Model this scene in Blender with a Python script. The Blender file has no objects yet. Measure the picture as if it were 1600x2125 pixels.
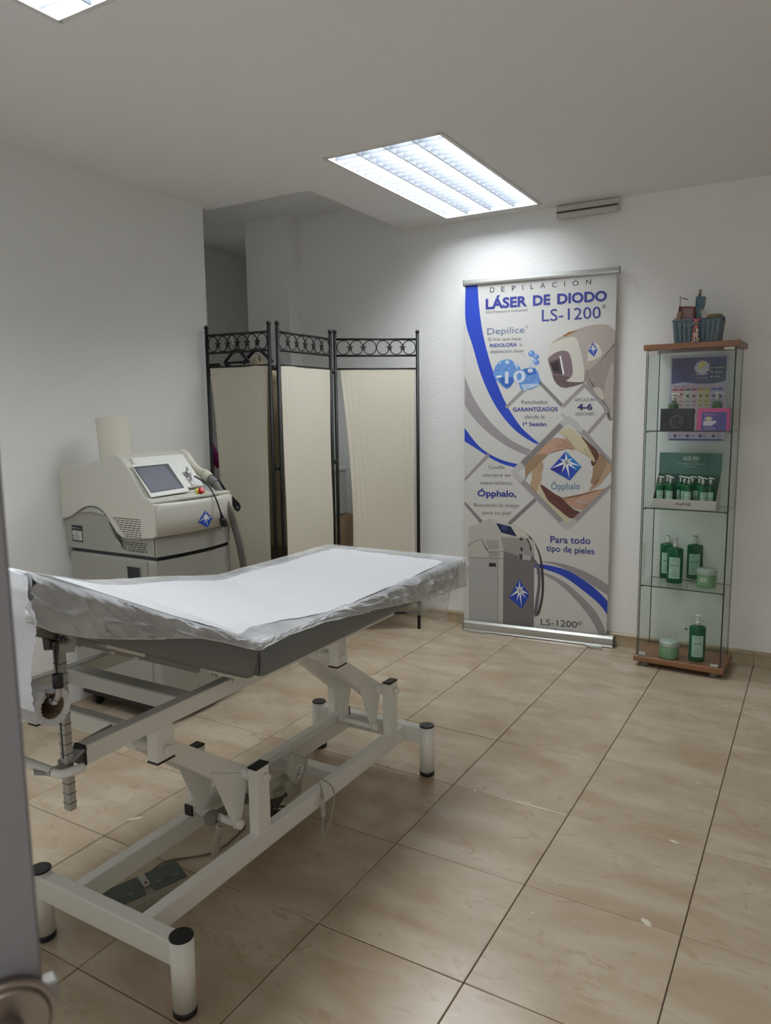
import bpy, bmesh, math, random
from math import sin, cos, pi, radians
from mathutils import Vector, Matrix, noise

random.seed(7)
S = bpy.context.scene
COL = S.collection

# ------------------------------------------------------------------ camera
F_PX = 1539.18
PITCH, ROLL, YAW = -0.134626, -0.0119415, -0.529797
CAM = Vector((1.0236, -1.38795, 1.27645))
_f = Vector((sin(YAW)*cos(PITCH), cos(YAW)*cos(PITCH), sin(PITCH)))
_r = Vector((cos(YAW), -sin(YAW), 0))
_u = _r.cross(_f)
R2 = _r*cos(ROLL) + _u*sin(ROLL)
U2 = -_r*sin(ROLL) + _u*cos(ROLL)
cd = bpy.data.cameras.new('camera')
cam = bpy.data.objects.new('camera', cd)
COL.objects.link(cam)
cam.matrix_world = Matrix(((R2.x, U2.x, -_f.x, CAM.x), (R2.y, U2.y, -_f.y, CAM.y), (R2.z, U2.z, -_f.z, CAM.z), (0, 0, 0, 1)))
cd.sensor_fit = 'HORIZONTAL'
cd.sensor_width = 36
cd.lens = F_PX/1600*36
cd.clip_start = 0.02
cd.dof.use_dof = True
cd.dof.focus_distance = 3.0
cd.dof.aperture_fstop = 14
S.camera = cam

# ------------------------------------------------------------------ world, lamps, exposure
w = bpy.data.worlds.new('world')
S.world = w
w.use_nodes = True
w.node_tree.nodes['Background'].inputs[0].default_value = (1.0, 0.985, 0.96, 1)
w.node_tree.nodes['Background'].inputs[1].default_value = 2.6
LAMP_E = 46.0            # ceiling panels
S.view_settings.view_transform = 'Standard'
S.view_settings.look = 'None'
S.view_settings.gamma = 1
S.view_settings.exposure = -0.38
S.view_settings.use_curve_mapping = False
S.cycles.use_denoising = True
S.cycles.max_bounces = 10
S.cycles.diffuse_bounces = 5
S.cycles.transparent_max_bounces = 32
S.cycles.caustics_reflective = False
S.cycles.caustics_refractive = False
S.cycles.sample_clamp_indirect = 4

# ------------------------------------------------------------------ measuring helpers: where a sight line meets a plane of the room
def ray(px, py):
    return CAM.copy(), _f + R2*((px-800)/F_PX) - U2*((py-1062.5)/F_PX)
def onp(px, py, P0, N):
    o, d = ray(px, py)
    P0, N = Vector(P0), Vector(N)
    return o + d*((P0-o).dot(N)/d.dot(N))
def atx(px, py, x): return onp(px, py, (x, 0, 0), (1, 0, 0))
def aty(px, py, y): return onp(px, py, (0, y, 0), (0, 1, 0))
def atz(px, py, z): return onp(px, py, (0, 0, z), (0, 0, 1))

# ------------------------------------------------------------------ materials
def srgb(r, g, b):
    f = lambda c: (c/255/12.92) if c/255 <= .04045 else ((c/255+.055)/1.055)**2.4
    return (f(r), f(g), f(b), 1)
MATS = {}
def mat(name, c, rough=.5, metal=0, noise_s=0, noise_a=0, bump=0, bump_s=100, **kw):
    if name in MATS: return MATS[name]
    m = bpy.data.materials.new(name); m.use_nodes = True
    nt = m.node_tree; b = nt.nodes['Principled BSDF']
    b.inputs['Base Color'].default_value = c
    b.inputs['Roughness'].default_value = rough
    b.inputs['Metallic'].default_value = metal
    for k, v in kw.items(): b.inputs[k.replace('_', ' ')].default_value = v
    if noise_a or bump:
        tc = nt.nodes.new('ShaderNodeTexCoord')
    if noise_a:
        n = nt.nodes.new('ShaderNodeTexNoise'); n.inputs['Scale'].default_value = noise_s; n.inputs['Detail'].default_value = 5
        nt.links.new(tc.outputs['Object'], n.inputs['Vector'])
        mx = nt.nodes.new('ShaderNodeMix'); mx.data_type = 'RGBA'
        mx.inputs[6].default_value = tuple(x*(1-noise_a) for x in c[:3])+(1,)
        mx.inputs[7].default_value = tuple(min(1, x*(1+noise_a)) for x in c[:3])+(1,)
        nt.links.new(n.outputs[0], mx.inputs[0]); nt.links.new(mx.outputs[2], b.inputs['Base Color'])
    if bump:
        n = nt.nodes.new('ShaderNodeTexNoise'); n.inputs['Scale'].default_value = bump_s; n.inputs['Detail'].default_value = 3
        nt.links.new(tc.outputs['Object'], n.inputs['Vector'])
        bp = nt.nodes.new('ShaderNodeBump'); bp.inputs['Strength'].default_value = bump; bp.inputs['Distance'].default_value = .002
        nt.links.new(n.outputs[0], bp.inputs['Height']); nt.links.new(bp.outputs[0], b.inputs['Normal'])
    MATS[name] = m
    return m
def glass(name, tint, alpha_face=.0, rough=0.02):
    m = bpy.data.materials.new(name); m.use_nodes = True
    nt = m.node_tree; nt.nodes.clear()
    out = nt.nodes.new('ShaderNodeOutputMaterial'); tr = nt.nodes.new('ShaderNodeBsdfTransparent'); gl = nt.nodes.new('ShaderNodeBsdfGlossy')
    fr = nt.nodes.new('ShaderNodeFresnel'); fr.inputs[0].default_value = 1.45
    mx = nt.nodes.new('ShaderNodeMixShader')
    tr.inputs[0].default_value = tint; gl.inputs['Roughness'].default_value = rough
    ge = nt.nodes.new('ShaderNodeNewGeometry'); iv = nt.nodes.new('ShaderNodeMath'); iv.operation = 'MULTIPLY_ADD'; iv.inputs[1].default_value = -1; iv.inputs[2].default_value = 1
    mu = nt.nodes.new('ShaderNodeMath'); mu.operation = 'MULTIPLY'
    nt.links.new(ge.outputs['Backfacing'], iv.inputs[0]); nt.links.new(iv.outputs[0], mu.inputs[0]); nt.links.new(fr.outputs[0], mu.inputs[1]); nt.links.new(mu.outputs[0], mx.inputs[0]); nt.links.new(tr.outputs[0], mx.inputs[1]); nt.links.new(gl.outputs[0], mx.inputs[2])
    nt.links.new(mx.outputs[0], out.inputs[0])
    MATS[name] = m
    return m
def film(name, c, alpha, rough=.35, noise_s=0, bump=0, bump_s=60):
    """thin non-woven or plastic film: partly see-through"""
    m = mat(name, c, rough, bump=bump, bump_s=bump_s)
    nt = m.node_tree; b = nt.nodes['Principled BSDF']; b.inputs['Alpha'].default_value = alpha
    if noise_s:
        tc = nt.nodes.new('ShaderNodeTexCoord'); n = nt.nodes.new('ShaderNodeTexNoise'); n.inputs['Scale'].default_value = noise_s; n.inputs['Detail'].default_value = 8
        nt.links.new(tc.outputs['Object'], n.inputs['Vector'])
        mr = nt.nodes.new('ShaderNodeMapRange'); mr.inputs[1].default_value = .35; mr.inputs[2].default_value = .7
        mr.inputs[3].default_value = alpha*.75; mr.inputs[4].default_value = min(1, alpha*1.35)
        nt.links.new(n.outputs[0], mr.inputs[0]); nt.links.new(mr.outputs[0], b.inputs['Alpha'])
    return m
def emis(name, c, e):
    m = bpy.data.materials.new(name); m.use_nodes = True
    b = m.node_tree.nodes['Principled BSDF']; b.inputs['Base Color'].default_value = (0.8, 0.8, 0.8, 1)
    b.inputs['Emission Color'].default_value = c; b.inputs['Emission Strength'].default_value = e
    MATS[name] = m
    return m

WALL = mat('wall_paint', srgb(243, 243, 241), .75, bump=1.0, bump_s=140)
CEIL = mat('ceiling_paint', srgb(242, 242, 240), .8, bump=.25, bump_s=150)
WHITE = mat('white_enamel', srgb(225, 225, 220), .35)
BLACKP = mat('black_plastic', srgb(22, 22, 26), .4)
CHROME = mat('zinc_steel', srgb(190, 190, 192), .3, 1)
GREYP = mat('grey_plastic', srgb(150, 150, 142), .45)

# ------------------------------------------------------------------ mesh helpers
def BM(): return bmesh.new()
def box(bm, x0, x1, y0, y1, z0, z1, bev=0, seg=1, mtx=None):
    vs = [bm.verts.new((x, y, z)) for x in (x0, x1) for y in (y0, y1) for z in (z0, z1)]
    fs = [(0, 1, 3, 2), (4, 6, 7, 5), (0, 4, 5, 1), (2, 3, 7, 6), (0, 2, 6, 4), (1, 5, 7, 3)]
    F = [bm.faces.new([vs[i] for i in f]) for f in fs]
    if bev:
        es = list({e for f in F for e in f.edges})
        r = bmesh.ops.bevel(bm, geom=es, offset=bev, segments=seg, profile=.5, affect='EDGES')
        vs = list({v for v in vs if v.is_valid} | set(r['verts']))
    if mtx is not None: bmesh.ops.transform(bm, matrix=mtx, verts=vs)
    return vs
def frame_of(d, upv=None):
    d = d.normalized()
    up = upv or (Vector((0, 0, 1)) if abs(d.z) < .95 else Vector((1, 0, 0)))
    a = d.cross(up).normalized(); b = a.cross(d).normalized()
    return a, b
def tube(bm, pts, r, n=10, cap=True, flat=1.0, upv=None):
    """round tube along points; r is a number or a list"""
    pts = [Vector(p) for p in pts]; N = len(pts)
    rs = r if isinstance(r, (list, tuple)) else [r]*N
    rings = []
    a = None
    for i, p in enumerate(pts):
        d = (pts[min(i+1, N-1)]-pts[max(i-1, 0)])
        if d.length < 1e-9: d = Vector((0, 0, 1))
        d.normalize()
        if a is None: a, b = frame_of(d, upv)
        else:
            a = (a-d*a.dot(d)).normalized(); b = a.cross(d).normalized()
        rings.append([bm.verts.new(p+a*(cos(2*pi*k/n)*rs[i])+b*(sin(2*pi*k/n)*rs[i]*flat)) for k in range(n)])
    for i in range(N-1):
        for k in range(n):
            f = bm.faces.new((rings[i][k], rings[i][(k+1) % n], rings[i+1][(k+1) % n], rings[i+1][k])); f.smooth = True
    if cap:
        bm.faces.new(rings[0][::-1]); bm.faces.new(rings[-1])
    return rings
def bar(bm, p, q, wd, ht, upv=None, bev=0):
    """rectangular bar from p to q"""
    p, q = Vector(p), Vector(q); d = q-p
    a, b = frame_of(d, upv); L = d.length; d = d.normalized()
    m = Matrix(((a.x, d.x, b.x, p.x), (a.y, d.y, b.y, p.y), (a.z, d.z, b.z, p.z), (0, 0, 0, 1)))
    box(bm, -wd/2, wd/2, 0, L, -ht/2, ht/2, bev, 2, m)
def lathe(bm, prof, c=(0, 0, 0), n=20, sx=1, sy=1, smooth=True):
    rings = []
    for r, z in prof:
        rings.append([bm.verts.new((c[0]+cos(2*pi*k/n)*r*sx, c[1]+sin(2*pi*k/n)*r*sy, c[2]+z)) for k in range(n)])
    for i in range(len(rings)-1):
        for k in range(n):
            f = bm.faces.new((rings[i][k], rings[i][(k+1) % n], rings[i+1][(k+1) % n], rings[i+1][k])); f.smooth = smooth
    if prof[0][0] > 1e-6: bm.faces.new(rings[0][::-1])
    if prof[-1][0] > 1e-6: bm.faces.new(rings[-1])
def prism(bm, pts, off):
    """polygon (3-D points) swept by vector off"""
    off = Vector(off)
    a = [bm.verts.new(p) for p in pts]; b = [bm.verts.new(Vector(p)+off) for p in pts]
    n = len(pts)
    bm.faces.new(a); bm.faces.new(b[::-1])
    for i in range(n): bm.faces.new((a[i], b[i], b[(i+1) % n], a[(i+1) % n]))
def grid(bm, nu, nv, fn, smooth=True):
    vs = [[bm.verts.new(fn(i/(nu-1), j/(nv-1))) for j in range(nv)] for i in range(nu)]
    for i in range(nu-1):
        for j in range(nv-1):
            f = bm.faces.new((vs[i][j], vs[i+1][j], vs[i+1][j+1], vs[i][j+1])); f.smooth = smooth
    return vs
def smooth_pts(P, k=6, closed=False):
    P = [Vector(p) for p in P]; out = []; n = len(P)
    rng = range(n) if closed else range(n-1)
    for i in rng:
        if closed: a, b, c, d = P[(i-1) % n], P[i], P[(i+1) % n], P[(i+2) % n]
        else: a, b, c, d = P[max(i-1, 0)], P[i], P[i+1], P[min(i+2, n-1)]
        for j in range(k):
            t = j/k
            out.append(.5*((2*b)+(-a+c)*t+(2*a-5*b+4*c-d)*t*t+(-a+3*b-3*c+d)*t**3))
    if not closed: out.append(P[-1])
    return out
def mesh_of(name, bm, m, norm=True):
    if norm: bmesh.ops.recalc_face_normals(bm, faces=bm.faces)
    me = bpy.data.meshes.new(name); bm.to_mesh(me); bm.free()
    for x in (m if isinstance(m, (list, tuple)) else [m]): me.materials.append(x)
    return me
# objects: root(), part(), sub() follow one rule: mesh coordinates are in the thing's own frame when local, else in the room's
def root(name, label, cat, loc=(0, 0, 0), rz=0, group=None):
    o = bpy.data.objects.new(name, None); COL.objects.link(o)
    o.empty_display_size = .1
    o.location = loc; o.rotation_euler = (0, 0, rz)
    o['label'] = label; o['category'] = cat
    if group: o['group'] = group
    return o
def part(name, bm, m, parent, local=False, label=None, kind=None, norm=True):
    me = bm if isinstance(bm, bpy.types.Mesh) else mesh_of(name, bm, m, norm)
    o = bpy.data.objects.new(name, me); COL.objects.link(o)
    if parent is not None:
        o.parent = parent
        if not local and parent.type == 'EMPTY': o.location = -Vector(parent.location)
    if label: o['label'] = label
    if kind: o['kind'] = kind
    return o
def single(name, bm, m, label, cat, group=None, norm=True):
    o = part(name, bm, m, None, norm=norm); o['label'] = label; o['category'] = cat
    if group: o['group'] = group
    return o
def struct(name, bm, m, parent=None):
    o = part(name, bm, m, parent)
    if parent is None: o['kind'] = 'structure'
    return o
def bevelmod(o, w_=.003, s=2):
    b = o.modifiers.new('bevel', 'BEVEL'); b.width = w_; b.segments = s; b.limit_method = 'ANGLE'; b.angle_limit = radians(40)
    return o
def dup(r, loc, rz=0, label=None):
    c = r.copy(); COL.objects.link(c); c.location = loc; c.rotation_euler = (0, 0, rz)
    if label: c['label'] = label
    for ch in list(r.children):
        d = ch.copy(); COL.objects.link(d); d.parent = c
        for g in list(ch.children):
            e = g.copy(); COL.objects.link(e); e.parent = d
    return c
_tc = {}
def text_mesh(s, bold=0):
    """lettering outline as a list of (x, y) vertices and faces, baseline at y 0, cap height 1"""
    if (s, bold) in _tc: return _tc[(s, bold)]
    c = bpy.data.curves.new('t', 'FONT'); c.body = s; c.offset = bold; c.resolution_u = 3
    o = bpy.data.objects.new('t', c); COL.objects.link(o)
    bpy.context.view_layer.update()
    me = o.evaluated_get(bpy.context.evaluated_depsgraph_get()).to_mesh()
    V = [(v.co.x, v.co.y/.682) for v in me.vertices]; Fc = [tuple(p.vertices) for p in me.polygons]
    x0 = min(v[0] for v in V); x1 = max(v[0] for v in V)
    V = [((x-x0)/(x1-x0), y) for x, y in V]
    bpy.data.objects.remove(o); bpy.data.curves.remove(c)
    _tc[(s, bold)] = (V, Fc)
    return V, Fc
# ================================================================== THE ROOM
H = 2.334; HA = 2.50; XL = -1.80; YE = 1.60; YB = 2.612; YF = -1.16; XR = 1.95; XA = -3.0
TS = 0.4
floor_mat = bpy.data.materials.new('marbled_ceramic'); floor_mat.use_nodes = True
nt = floor_mat.node_tree; N = nt.nodes; Lk = nt.links; b = N['Principled BSDF']
tc = N.new('ShaderNodeTexCoord'); oi = N.new('ShaderNodeObjectInfo')
vm = N.new('ShaderNodeVectorMath'); vm.operation = 'MULTIPLY_ADD'
Lk.new(oi.outputs['Random'], vm.inputs[0]); vm.inputs[1].default_value = (37, 53, 11); Lk.new(tc.outputs['Object'], vm.inputs[2])
mp = N.new('ShaderNodeMapping'); mp.inputs['Scale'].default_value = (2.0, 4.4, 1); mp.inputs['Rotation'].default_value = (0, 0, .5)
Lk.new(vm.outputs[0], mp.inputs[0])
n1 = N.new('ShaderNodeTexNoise'); n1.inputs['Scale'].default_value = 1.6; n1.inputs['Detail'].default_value = 7; n1.inputs['Distortion'].default_value = .6
Lk.new(mp.outputs[0], n1.inputs[0])
cr = N.new('ShaderNodeValToRGB'); cr.color_ramp.elements[0].position = .32; cr.color_ramp.elements[0].color = srgb(166, 146, 121)
cr.color_ramp.elements[1].position = .66; cr.color_ramp.elements[1].color = srgb(186, 172, 150)
Lk.new(n1.outputs[0], cr.inputs[0])
n2 = N.new('ShaderNodeTexNoise'); n2.inputs['Scale'].default_value = 3.4; n2.inputs['Detail'].default_value = 9; n2.inputs['Distortion'].default_value = 1.6; n2.inputs['Roughness'].default_value = .62
Lk.new(mp.outputs[0], n2.inputs[0])
cr2 = N.new('ShaderNodeValToRGB'); e = cr2.color_ramp.elements; e[0].position = .30; e[0].color = (0, 0, 0, 1); e[1].position = .70; e[1].color = (0, 0, 0, 1)
for pos, v in ((.36, .45), (.40, 0), (.60, 0), (.655, .5)):
    q = e.new(pos); q.color = (v, v, v, 1)
Lk.new(n2.outputs[0], cr2.inputs[0])
mx = N.new('ShaderNodeMix'); mx.data_type = 'RGBA'; mx.inputs[7].default_value = srgb(160, 130, 103)
Lk.new(cr2.outputs[0], mx.inputs[0]); Lk.new(cr.outputs[0], mx.inputs[6]); Lk.new(mx.outputs[2], b.inputs['Base Color'])
b.inputs['Roughness'].default_value = .22; b.inputs['Specular IOR Level'].default_value = .45
MATS['floor'] = floor_mat
grout = mat('grout', srgb(88, 74, 60), .9, noise_s=30, noise_a=.4)
bm = BM(); box(bm, XA, XR+.1, -2.4, YB+.1, -.06, -.004); box(bm, XA, -2.27, YB+.1, YB+1.1, -.06, -.004)
floor = struct('floor', bm, grout)
bm = BM(); g = .0012
box(bm, g, TS-g, g, TS-g, -.006, 0, .0015, 1)
tm = mesh_of('tile', bm, floor_mat)
for i in range(-8, 6):
    for j in range(-6, 7):
        o = bpy.data.objects.new('tile', tm); COL.objects.link(o); o.parent = floor
        x, y = i*TS, j*TS
        sx = min(1, (XR-x)/TS); sy = min(1, (YB-y)/TS)
        if sx <= .02 or sy <= .02 or x < XA: continue
        o.location = (x, y, random.uniform(-.0006, .0006)); o.scale = (sx, sy, 1)
# chips in the glaze filled with pale plaster
chipm = mat('plaster_chip', srgb(205, 198, 180), .8, noise_s=60, noise_a=.15)
for (px, py, w_, h_, a) in ((1341, 1914, .019, .009, -.5), (1400, 1747, .014, .006, -.3), (282, 1698, .026, .008, .9), (1097, 1666, .012, .004, -.2), (986, 1640, .008, .004, 0), (1505, 1465, .018, .003, -.2), (1106, 1895, .006, .004, .6), (1447, 1625, .007, .003, 0)):
    p = atz(px, py, .0008); bm = BM()
    ring = [bm.verts.new((p.x+cos(a)*cos(t)*w_*rr-sin(a)*sin(t)*h_*rr, p.y+sin(a)*cos(t)*w_*rr+cos(a)*sin(t)*h_*rr, .0012)) for t, rr in ((k*2*pi/11, random.uniform(.65, 1.15)) for k in range(11))]
    low = [bm.verts.new((v.co.x, v.co.y, -.001)) for v in ring]
    bm.faces.new(ring)
    for k in range(11): bm.faces.new((ring[k], low[k], low[(k+1) % 11], ring[(k+1) % 11]))
    part('glaze_chip', bm, chipm, floor)

# lamp openings in the ceiling
LAMPS = [(-.835, -.305, 1.33, 2.485), (-.815, -.285, -1.12, .04)]
bm = BM()
xs = [XL-.3, -1.165]
def slab(x0, x1, y0, y1, z0=H, z1=H+.06): box(bm, x0, x1, y0, y1, z0, z1)
slab(XL-.2, -1.165, YF-.2, 1.66)
slab(-1.165, -.835, YF-.2, YB+.1)
slab(-.305, XR+.1, 1.33, YB+.1)
slab(-.285, XR+.1, YF-.2, 1.33)
slab(-.835, -.285, .04, 1.33)
slab(-.835, -.815, YF-.2, .04)
slab(-.815, -.285, YF-.2, -1.12)
slab(-.835, -.305, 2.485, YB+.1)
# step up to the higher ceiling of the changing corner
box(bm, XL-.2, -1.165, 1.62, 1.66, H+.06, HA+.05); box(bm, -1.205, -1.165, 1.66, YB, H+.06, HA+.05)
struct('ceiling', bm, CEIL)
bm = BM(); box(bm, XA-.1, -1.205, 1.66, YB+1.3, HA, HA+.06)
struct('ceiling_recess', bm, CEIL)
bm = BM(); box(bm, -1.95, XR+.1, YB, YB+.1, 0, HA+.05)
struct('wall_back', bm, WALL)
# left wall ends at the opening of the changing corner
bm = BM(); box(bm, XL-.1, XL, YF-.1, YE, 0, HA)
struct('wall_left', bm, WALL)
bm = BM(); box(bm, XA-.1, XL-.1, YE-.1, YE, 0, HA)
struct('wall_recess_near', bm, WALL)
# pillar standing forward of the back wall
bm = BM(); box(bm, -2.27, -1.93, 2.48, YB+.1, 0, HA)
struct('pillar', bm, WALL)
bm = BM(); box(bm, XA-.1, -2.27, YB+1.0, YB+1.1, 0, HA); box(bm, -2.29, -2.27, YB+.1, YB+1.0, 0, HA)
struct('wall_recess_back', bm, WALL)
bm = BM(); box(bm, XA-.1, XA, YE, 2.66, 0, HA); box(bm, XA-.1, XA, 2.66, 2.74, 2.1, HA); box(bm, XA-.1, XA, 2.74, YB+1.1, 0, HA)  # slot in this unseen wall added to let world light into the recess
struct('wall_recess_left', bm, WALL)
bm = BM(); box(bm, XR, XR+.1, -2.4, YB+.1, 0, H)
struct('wall_right', bm, mat('wall_right_low_bounce', srgb(186, 182, 178), .75))  # unseen wall, greyed to send less bounce onto the back wall
# wall with the doorway the picture is taken from
bm = BM(); box(bm, XL-.1, .56, YF-.12, YF, 0, H); box(bm, 1.50, XR, YF-.12, YF, 0, H); box(bm, .56, 1.50, YF-.12, YF, 2.10, H)  # right-hand piece added unseen, narrowing the doorway to block world light
struct('wall_front', bm, WALL)

# marble skirting in lengths
skm = mat('skirting_marble', srgb(176, 160, 132), .35, noise_s=14, noise_a=.28)
bs = BM(); box(bs, -1.93, XR, YB-.008, YB, 0, .070)
sk = struct('baseboard_back', bs, mat('skirting_grout', srgb(120, 108, 90), .8))
x = -1.93; i = 0
while x < XR-.02:
    x1 = min(XR, x+.40)
    if i == 0: x1 = -1.60
    bm = BM(); y0 = YB-.012
    # flat face with a rounded bead along the top
    prof = [(0, 0), (0, .052), (-.003, .056), (-.003, .066), (.002, .072), (.010, .074), (.010, 0)]
    pts = [Vector((x+.0008, y0+a, z)) for a, z in prof]
    prism(bm, pts, (x1-x-.0016, 0, 0))
    part('skirting_tile', bm, skm, sk)
    x = x1; i += 1

# door leaf held open beside the camera, with its lever rose and latch
A_ = atx(0, 1500, 0)
DL = mat('door_paint', srgb(98, 97, 99), .55)
DE = onp(47, 1500, Vector(CAM)+_f*.40, _f)       # edge line of the leaf
DE = Vector((DE.x, DE.y, 0))
rr = ray(-300, 1500)[1]; rr.z = 0; rr.normalize()
dl = Vector((-.35, -.94, 0)).normalized()
nn = Vector((-dl.y, dl.x, 0))
if nn.dot(Vector((CAM.x, CAM.y, 0))-DE) < 0: nn = -nn
bm = BM()
a = DE; bq = DE+dl*.80
prism(bm, [a, bq, bq-nn*.035, a-nn*.035], (0, 0, 2.03))
door = struct('door_1', bm, DL); bevelmod(door, .002)
bm = BM()
rc = onp(4, 2122, DE, nn)
tube(bm, [rc, rc+nn*.008], .026, 28); tube(bm, [rc+nn*.008, rc+nn*.010], [.024, .022], 28)
hd = part('door_handle', bm, mat('satin_nickel', srgb(150, 140, 132), .4, 1), door)
bm = BM(); tube(bm, [rc+nn*.008, rc+nn*.05], .009, 16); tube(bm, smooth_pts([rc+nn*.045, rc+nn*.052+dl*.02, rc+nn*.052+dl*.11], 4), .009, 12)
part('lever', bm, mat('satin_nickel', srgb(150, 140, 132), .4, 1), hd)
bm = BM(); lc = onp(84, 2095, DE, nn)
lc = Vector((DE.x, DE.y, lc.z))-nn*.012
bar(bm, lc+dl*.010, lc-dl*.010, .012, .016, bev=.002)
part('latch', bm, mat('latch_dull', srgb(150, 148, 142), .55, .6), door)

# ------------------------------------------------------------------ recessed luminaires
louv = mat('louvre_white', srgb(196, 200, 206), .3)
blade_m = mat('louvre_aluminium', srgb(104, 108, 114), .35)
lampe = emis('lamp_panel', (.93, .97, 1.0, 1), LAMP_E)
for k, (x0, x1, y0, y1) in enumerate(LAMPS):
    r_ = root('ceiling_light', 'square-gridded recessed ceiling light above the roll-up banner' if k == 0 else 'ceiling light cut off by the top left corner of the picture', 'ceiling light', ((x0+x1)/2, (y0+y1)/2, H+.09), 0, None)
    bm = BM()
    t = .012
    for a in ((x0-t, x0+.004, y0-t, y1+t), (x1-.004, x1+t, y0-t, y1+t), (x0, x1, y0-t, y0+.004), (x0, x1, y1-.004, y1+t)):
        box(bm, a[0], a[1], a[2], a[3], H-.005, H-.0002)
    part('frame', bm, WHITE, r_)
    bm = BM()
    z1 = H+.09
    box(bm, x0, x1, y0, y1, z1, z1+.01)
    for a in ((x0, x0+.003, y0, y1), (x1-.003, x1, y0, y1), (x0, x1, y0, y0+.003), (x0, x1, y1-.003, y1)):
        box(bm, a[0], a[1], a[2], a[3], H+.001, z1)
    part('housing', bm, louv, r_)
    W_ = (x1-x0)/4
    for q in range(4):
        cx = x0+W_*(q+.5)
        bm = BM(); tube(bm, [(cx, y0+.02, H+.062), (cx, y1-.02, H+.062)], .026, 10)
        part('fluorescent_tube', bm, lampe, r_)
    for q in range(1, 4):
        bm = BM(); cx = x0+W_*q
        prism(bm, [Vector((cx-.002, y0, H)), Vector((cx+.002, y0, H)), Vector((cx+.012, y0, H+.05)), Vector((cx-.012, y0, H+.05))], (0, y1-y0, 0))
        part('divider', bm, blade_m, r_)
    # cross blades, one part per trough position
    nb = 20
    bmb = BM()
    prism(bmb, [Vector((-W_/2+.004, 0, 0)), Vector((W_/2-.004, 0, 0)), Vector((W_/2-.010, 0, .032)), Vector((0, 0, .024)), Vector((-W_/2+.010, 0, .032))], (0, .0012, 0))
    bme = mesh_of('louvre_blade', bmb, blade_m)
    for q in range(4):
        for i in range(1, nb):
            o = bpy.data.objects.new('louvre_blade', bme); COL.objects.link(o); o.parent = r_
            o.location = Vector((x0+W_*(q+.5), y0+(y1-y0)*i/nb, H+.001))-r_.location

# emergency light where back wall meets ceiling
c0 = aty(1160, 430, YB); c1 = aty(1286, 416, YB)
em = root('emergency_light', 'white emergency light fixed high on the back wall, right of the ceiling light', 'emergency light', ((c0.x+c1.x)/2, YB, 2.31))
xc = (c0.x+c1.x)/2; hw = .163
bm = BM(); box(bm, xc-hw, xc+hw, YB-.03, YB-.0005, 2.268, 2.332, .006, 2); part('housing', bm, mat('emergency_white', srgb(205, 203, 196), .5), em)
bm = BM(); box(bm, xc-hw+.004, xc+hw-.004, YB-.034, YB-.03, 2.296, 2.301); part('seam', bm, mat('seam_dark', srgb(50, 46, 42), .8), em)
bm = BM(); prism(bm, [Vector((xc-hw+.006, YB-.031, 2.295)), Vector((xc-hw+.02, YB-.056, 2.284)), Vector((xc-hw+.028, YB-.050, 2.262)), Vector((xc-hw+.02, YB-.031, 2.258))], (2*hw-.03, 0, 0))
part('diffuser', bm, mat('diffuser', srgb(212, 210, 202), .4, Transmission_Weight=.2), em)

# wall socket beside the banner
so = root('wall_socket', 'white wall socket low on the back wall left of the banner', 'socket', (-.83, YB, .28))
bm = BM(); box(bm, -.885, -.80, YB-.018, YB-.0005, .235, .33, .006, 2); part('socket_plate', bm, WHITE, so)
bm = BM(); tube(bm, [(-.843, YB-.018, .285), (-.843, YB-.028, .285)], .021, 20); part('socket_ring', bm, mat('socket_white', srgb(190, 190, 186), .4), so)
# ================================================================== TREATMENT COUCH
bed = root('treatment_couch', 'grey padded height-adjustable treatment couch on a white steel frame, backrest raised', 'massage table', (-.335, .25, 0))
VIN = mat('grey_vinyl', srgb(116, 118, 118), .42, bump=.15, bump_s=260)
FRM = mat('couch_enamel', srgb(235, 235, 229), .32)
XM0, XM1 = -.68, -.08
ZT, ZB = .742, .655
AT = radians(26.7)
def pad(bm, x0, x1, L, th, r=.026, mtx=None, nx=24, ny=36):
    """cushion along +y from the origin, domed top, rounded edges"""
    def prof(t, half, rr):       # squashed superellipse edge
        return t
    rings = []
    n = 12
    sec = []
    # closed cross section, x from x0 to x1, rounded
    w2 = (x1-x0)/2; cx = (x0+x1)/2
    for (sx, sz, a0) in ((1, 1, 0), (-1, 1, 90), (-1, -1, 180), (1, -1, 270)):
        rr = r if sz > 0 else r*.55
        for k in range(5):
            a = radians(a0+k*22.5)
            sec.append((cx+sx*(w2-rr)+cos(a)*rr, (th-rr if sz > 0 else rr)+sin(a)*rr))
    ns = len(sec)
    ys = [0, .0015, .006, .014, .028]+[.028+(L-.056)*k/10 for k in range(1, 10)]+[L-.028, L-.014, L-.006, L-.0015, L]
    for y in ys:
        e = min(y, L-y); k = 0 if e >= .028 else (1-math.sqrt(max(0, 1-(1-e/.028)**2)))*.028
        ring = []
        for x, z in sec:
            dx = (x-cx)/w2; zz = z
            x2 = cx+(x-cx)*(1-k/w2); z2 = th/2+(z-th/2)*(1-k*1.2/(th/2)*.8)
            ring.append(bm.verts.new((x2, y, z2)))
        rings.append(ring)
    for i in range(len(rings)-1):
        for k in range(ns):
            f = bm.faces.new((rings[i][k], rings[i][(k+1) % ns], rings[i+1][(k+1) % ns], rings[i+1][k])); f.smooth = True
    bm.faces.new(rings[0][::-1]); bm.faces.new(rings[-1])
    if mtx is not None: bmesh.ops.transform(bm, matrix=mtx, verts=bm.verts)
bm = BM(); pad(bm, XM0, XM1, 1.14, ZT-ZB, mtx=Matrix.Translation((0, -.098, ZB)))
seat = part('seat_cushion', bm, VIN, bed)
bm = BM()
BH = Vector((0, -.103, ZB))
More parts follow.
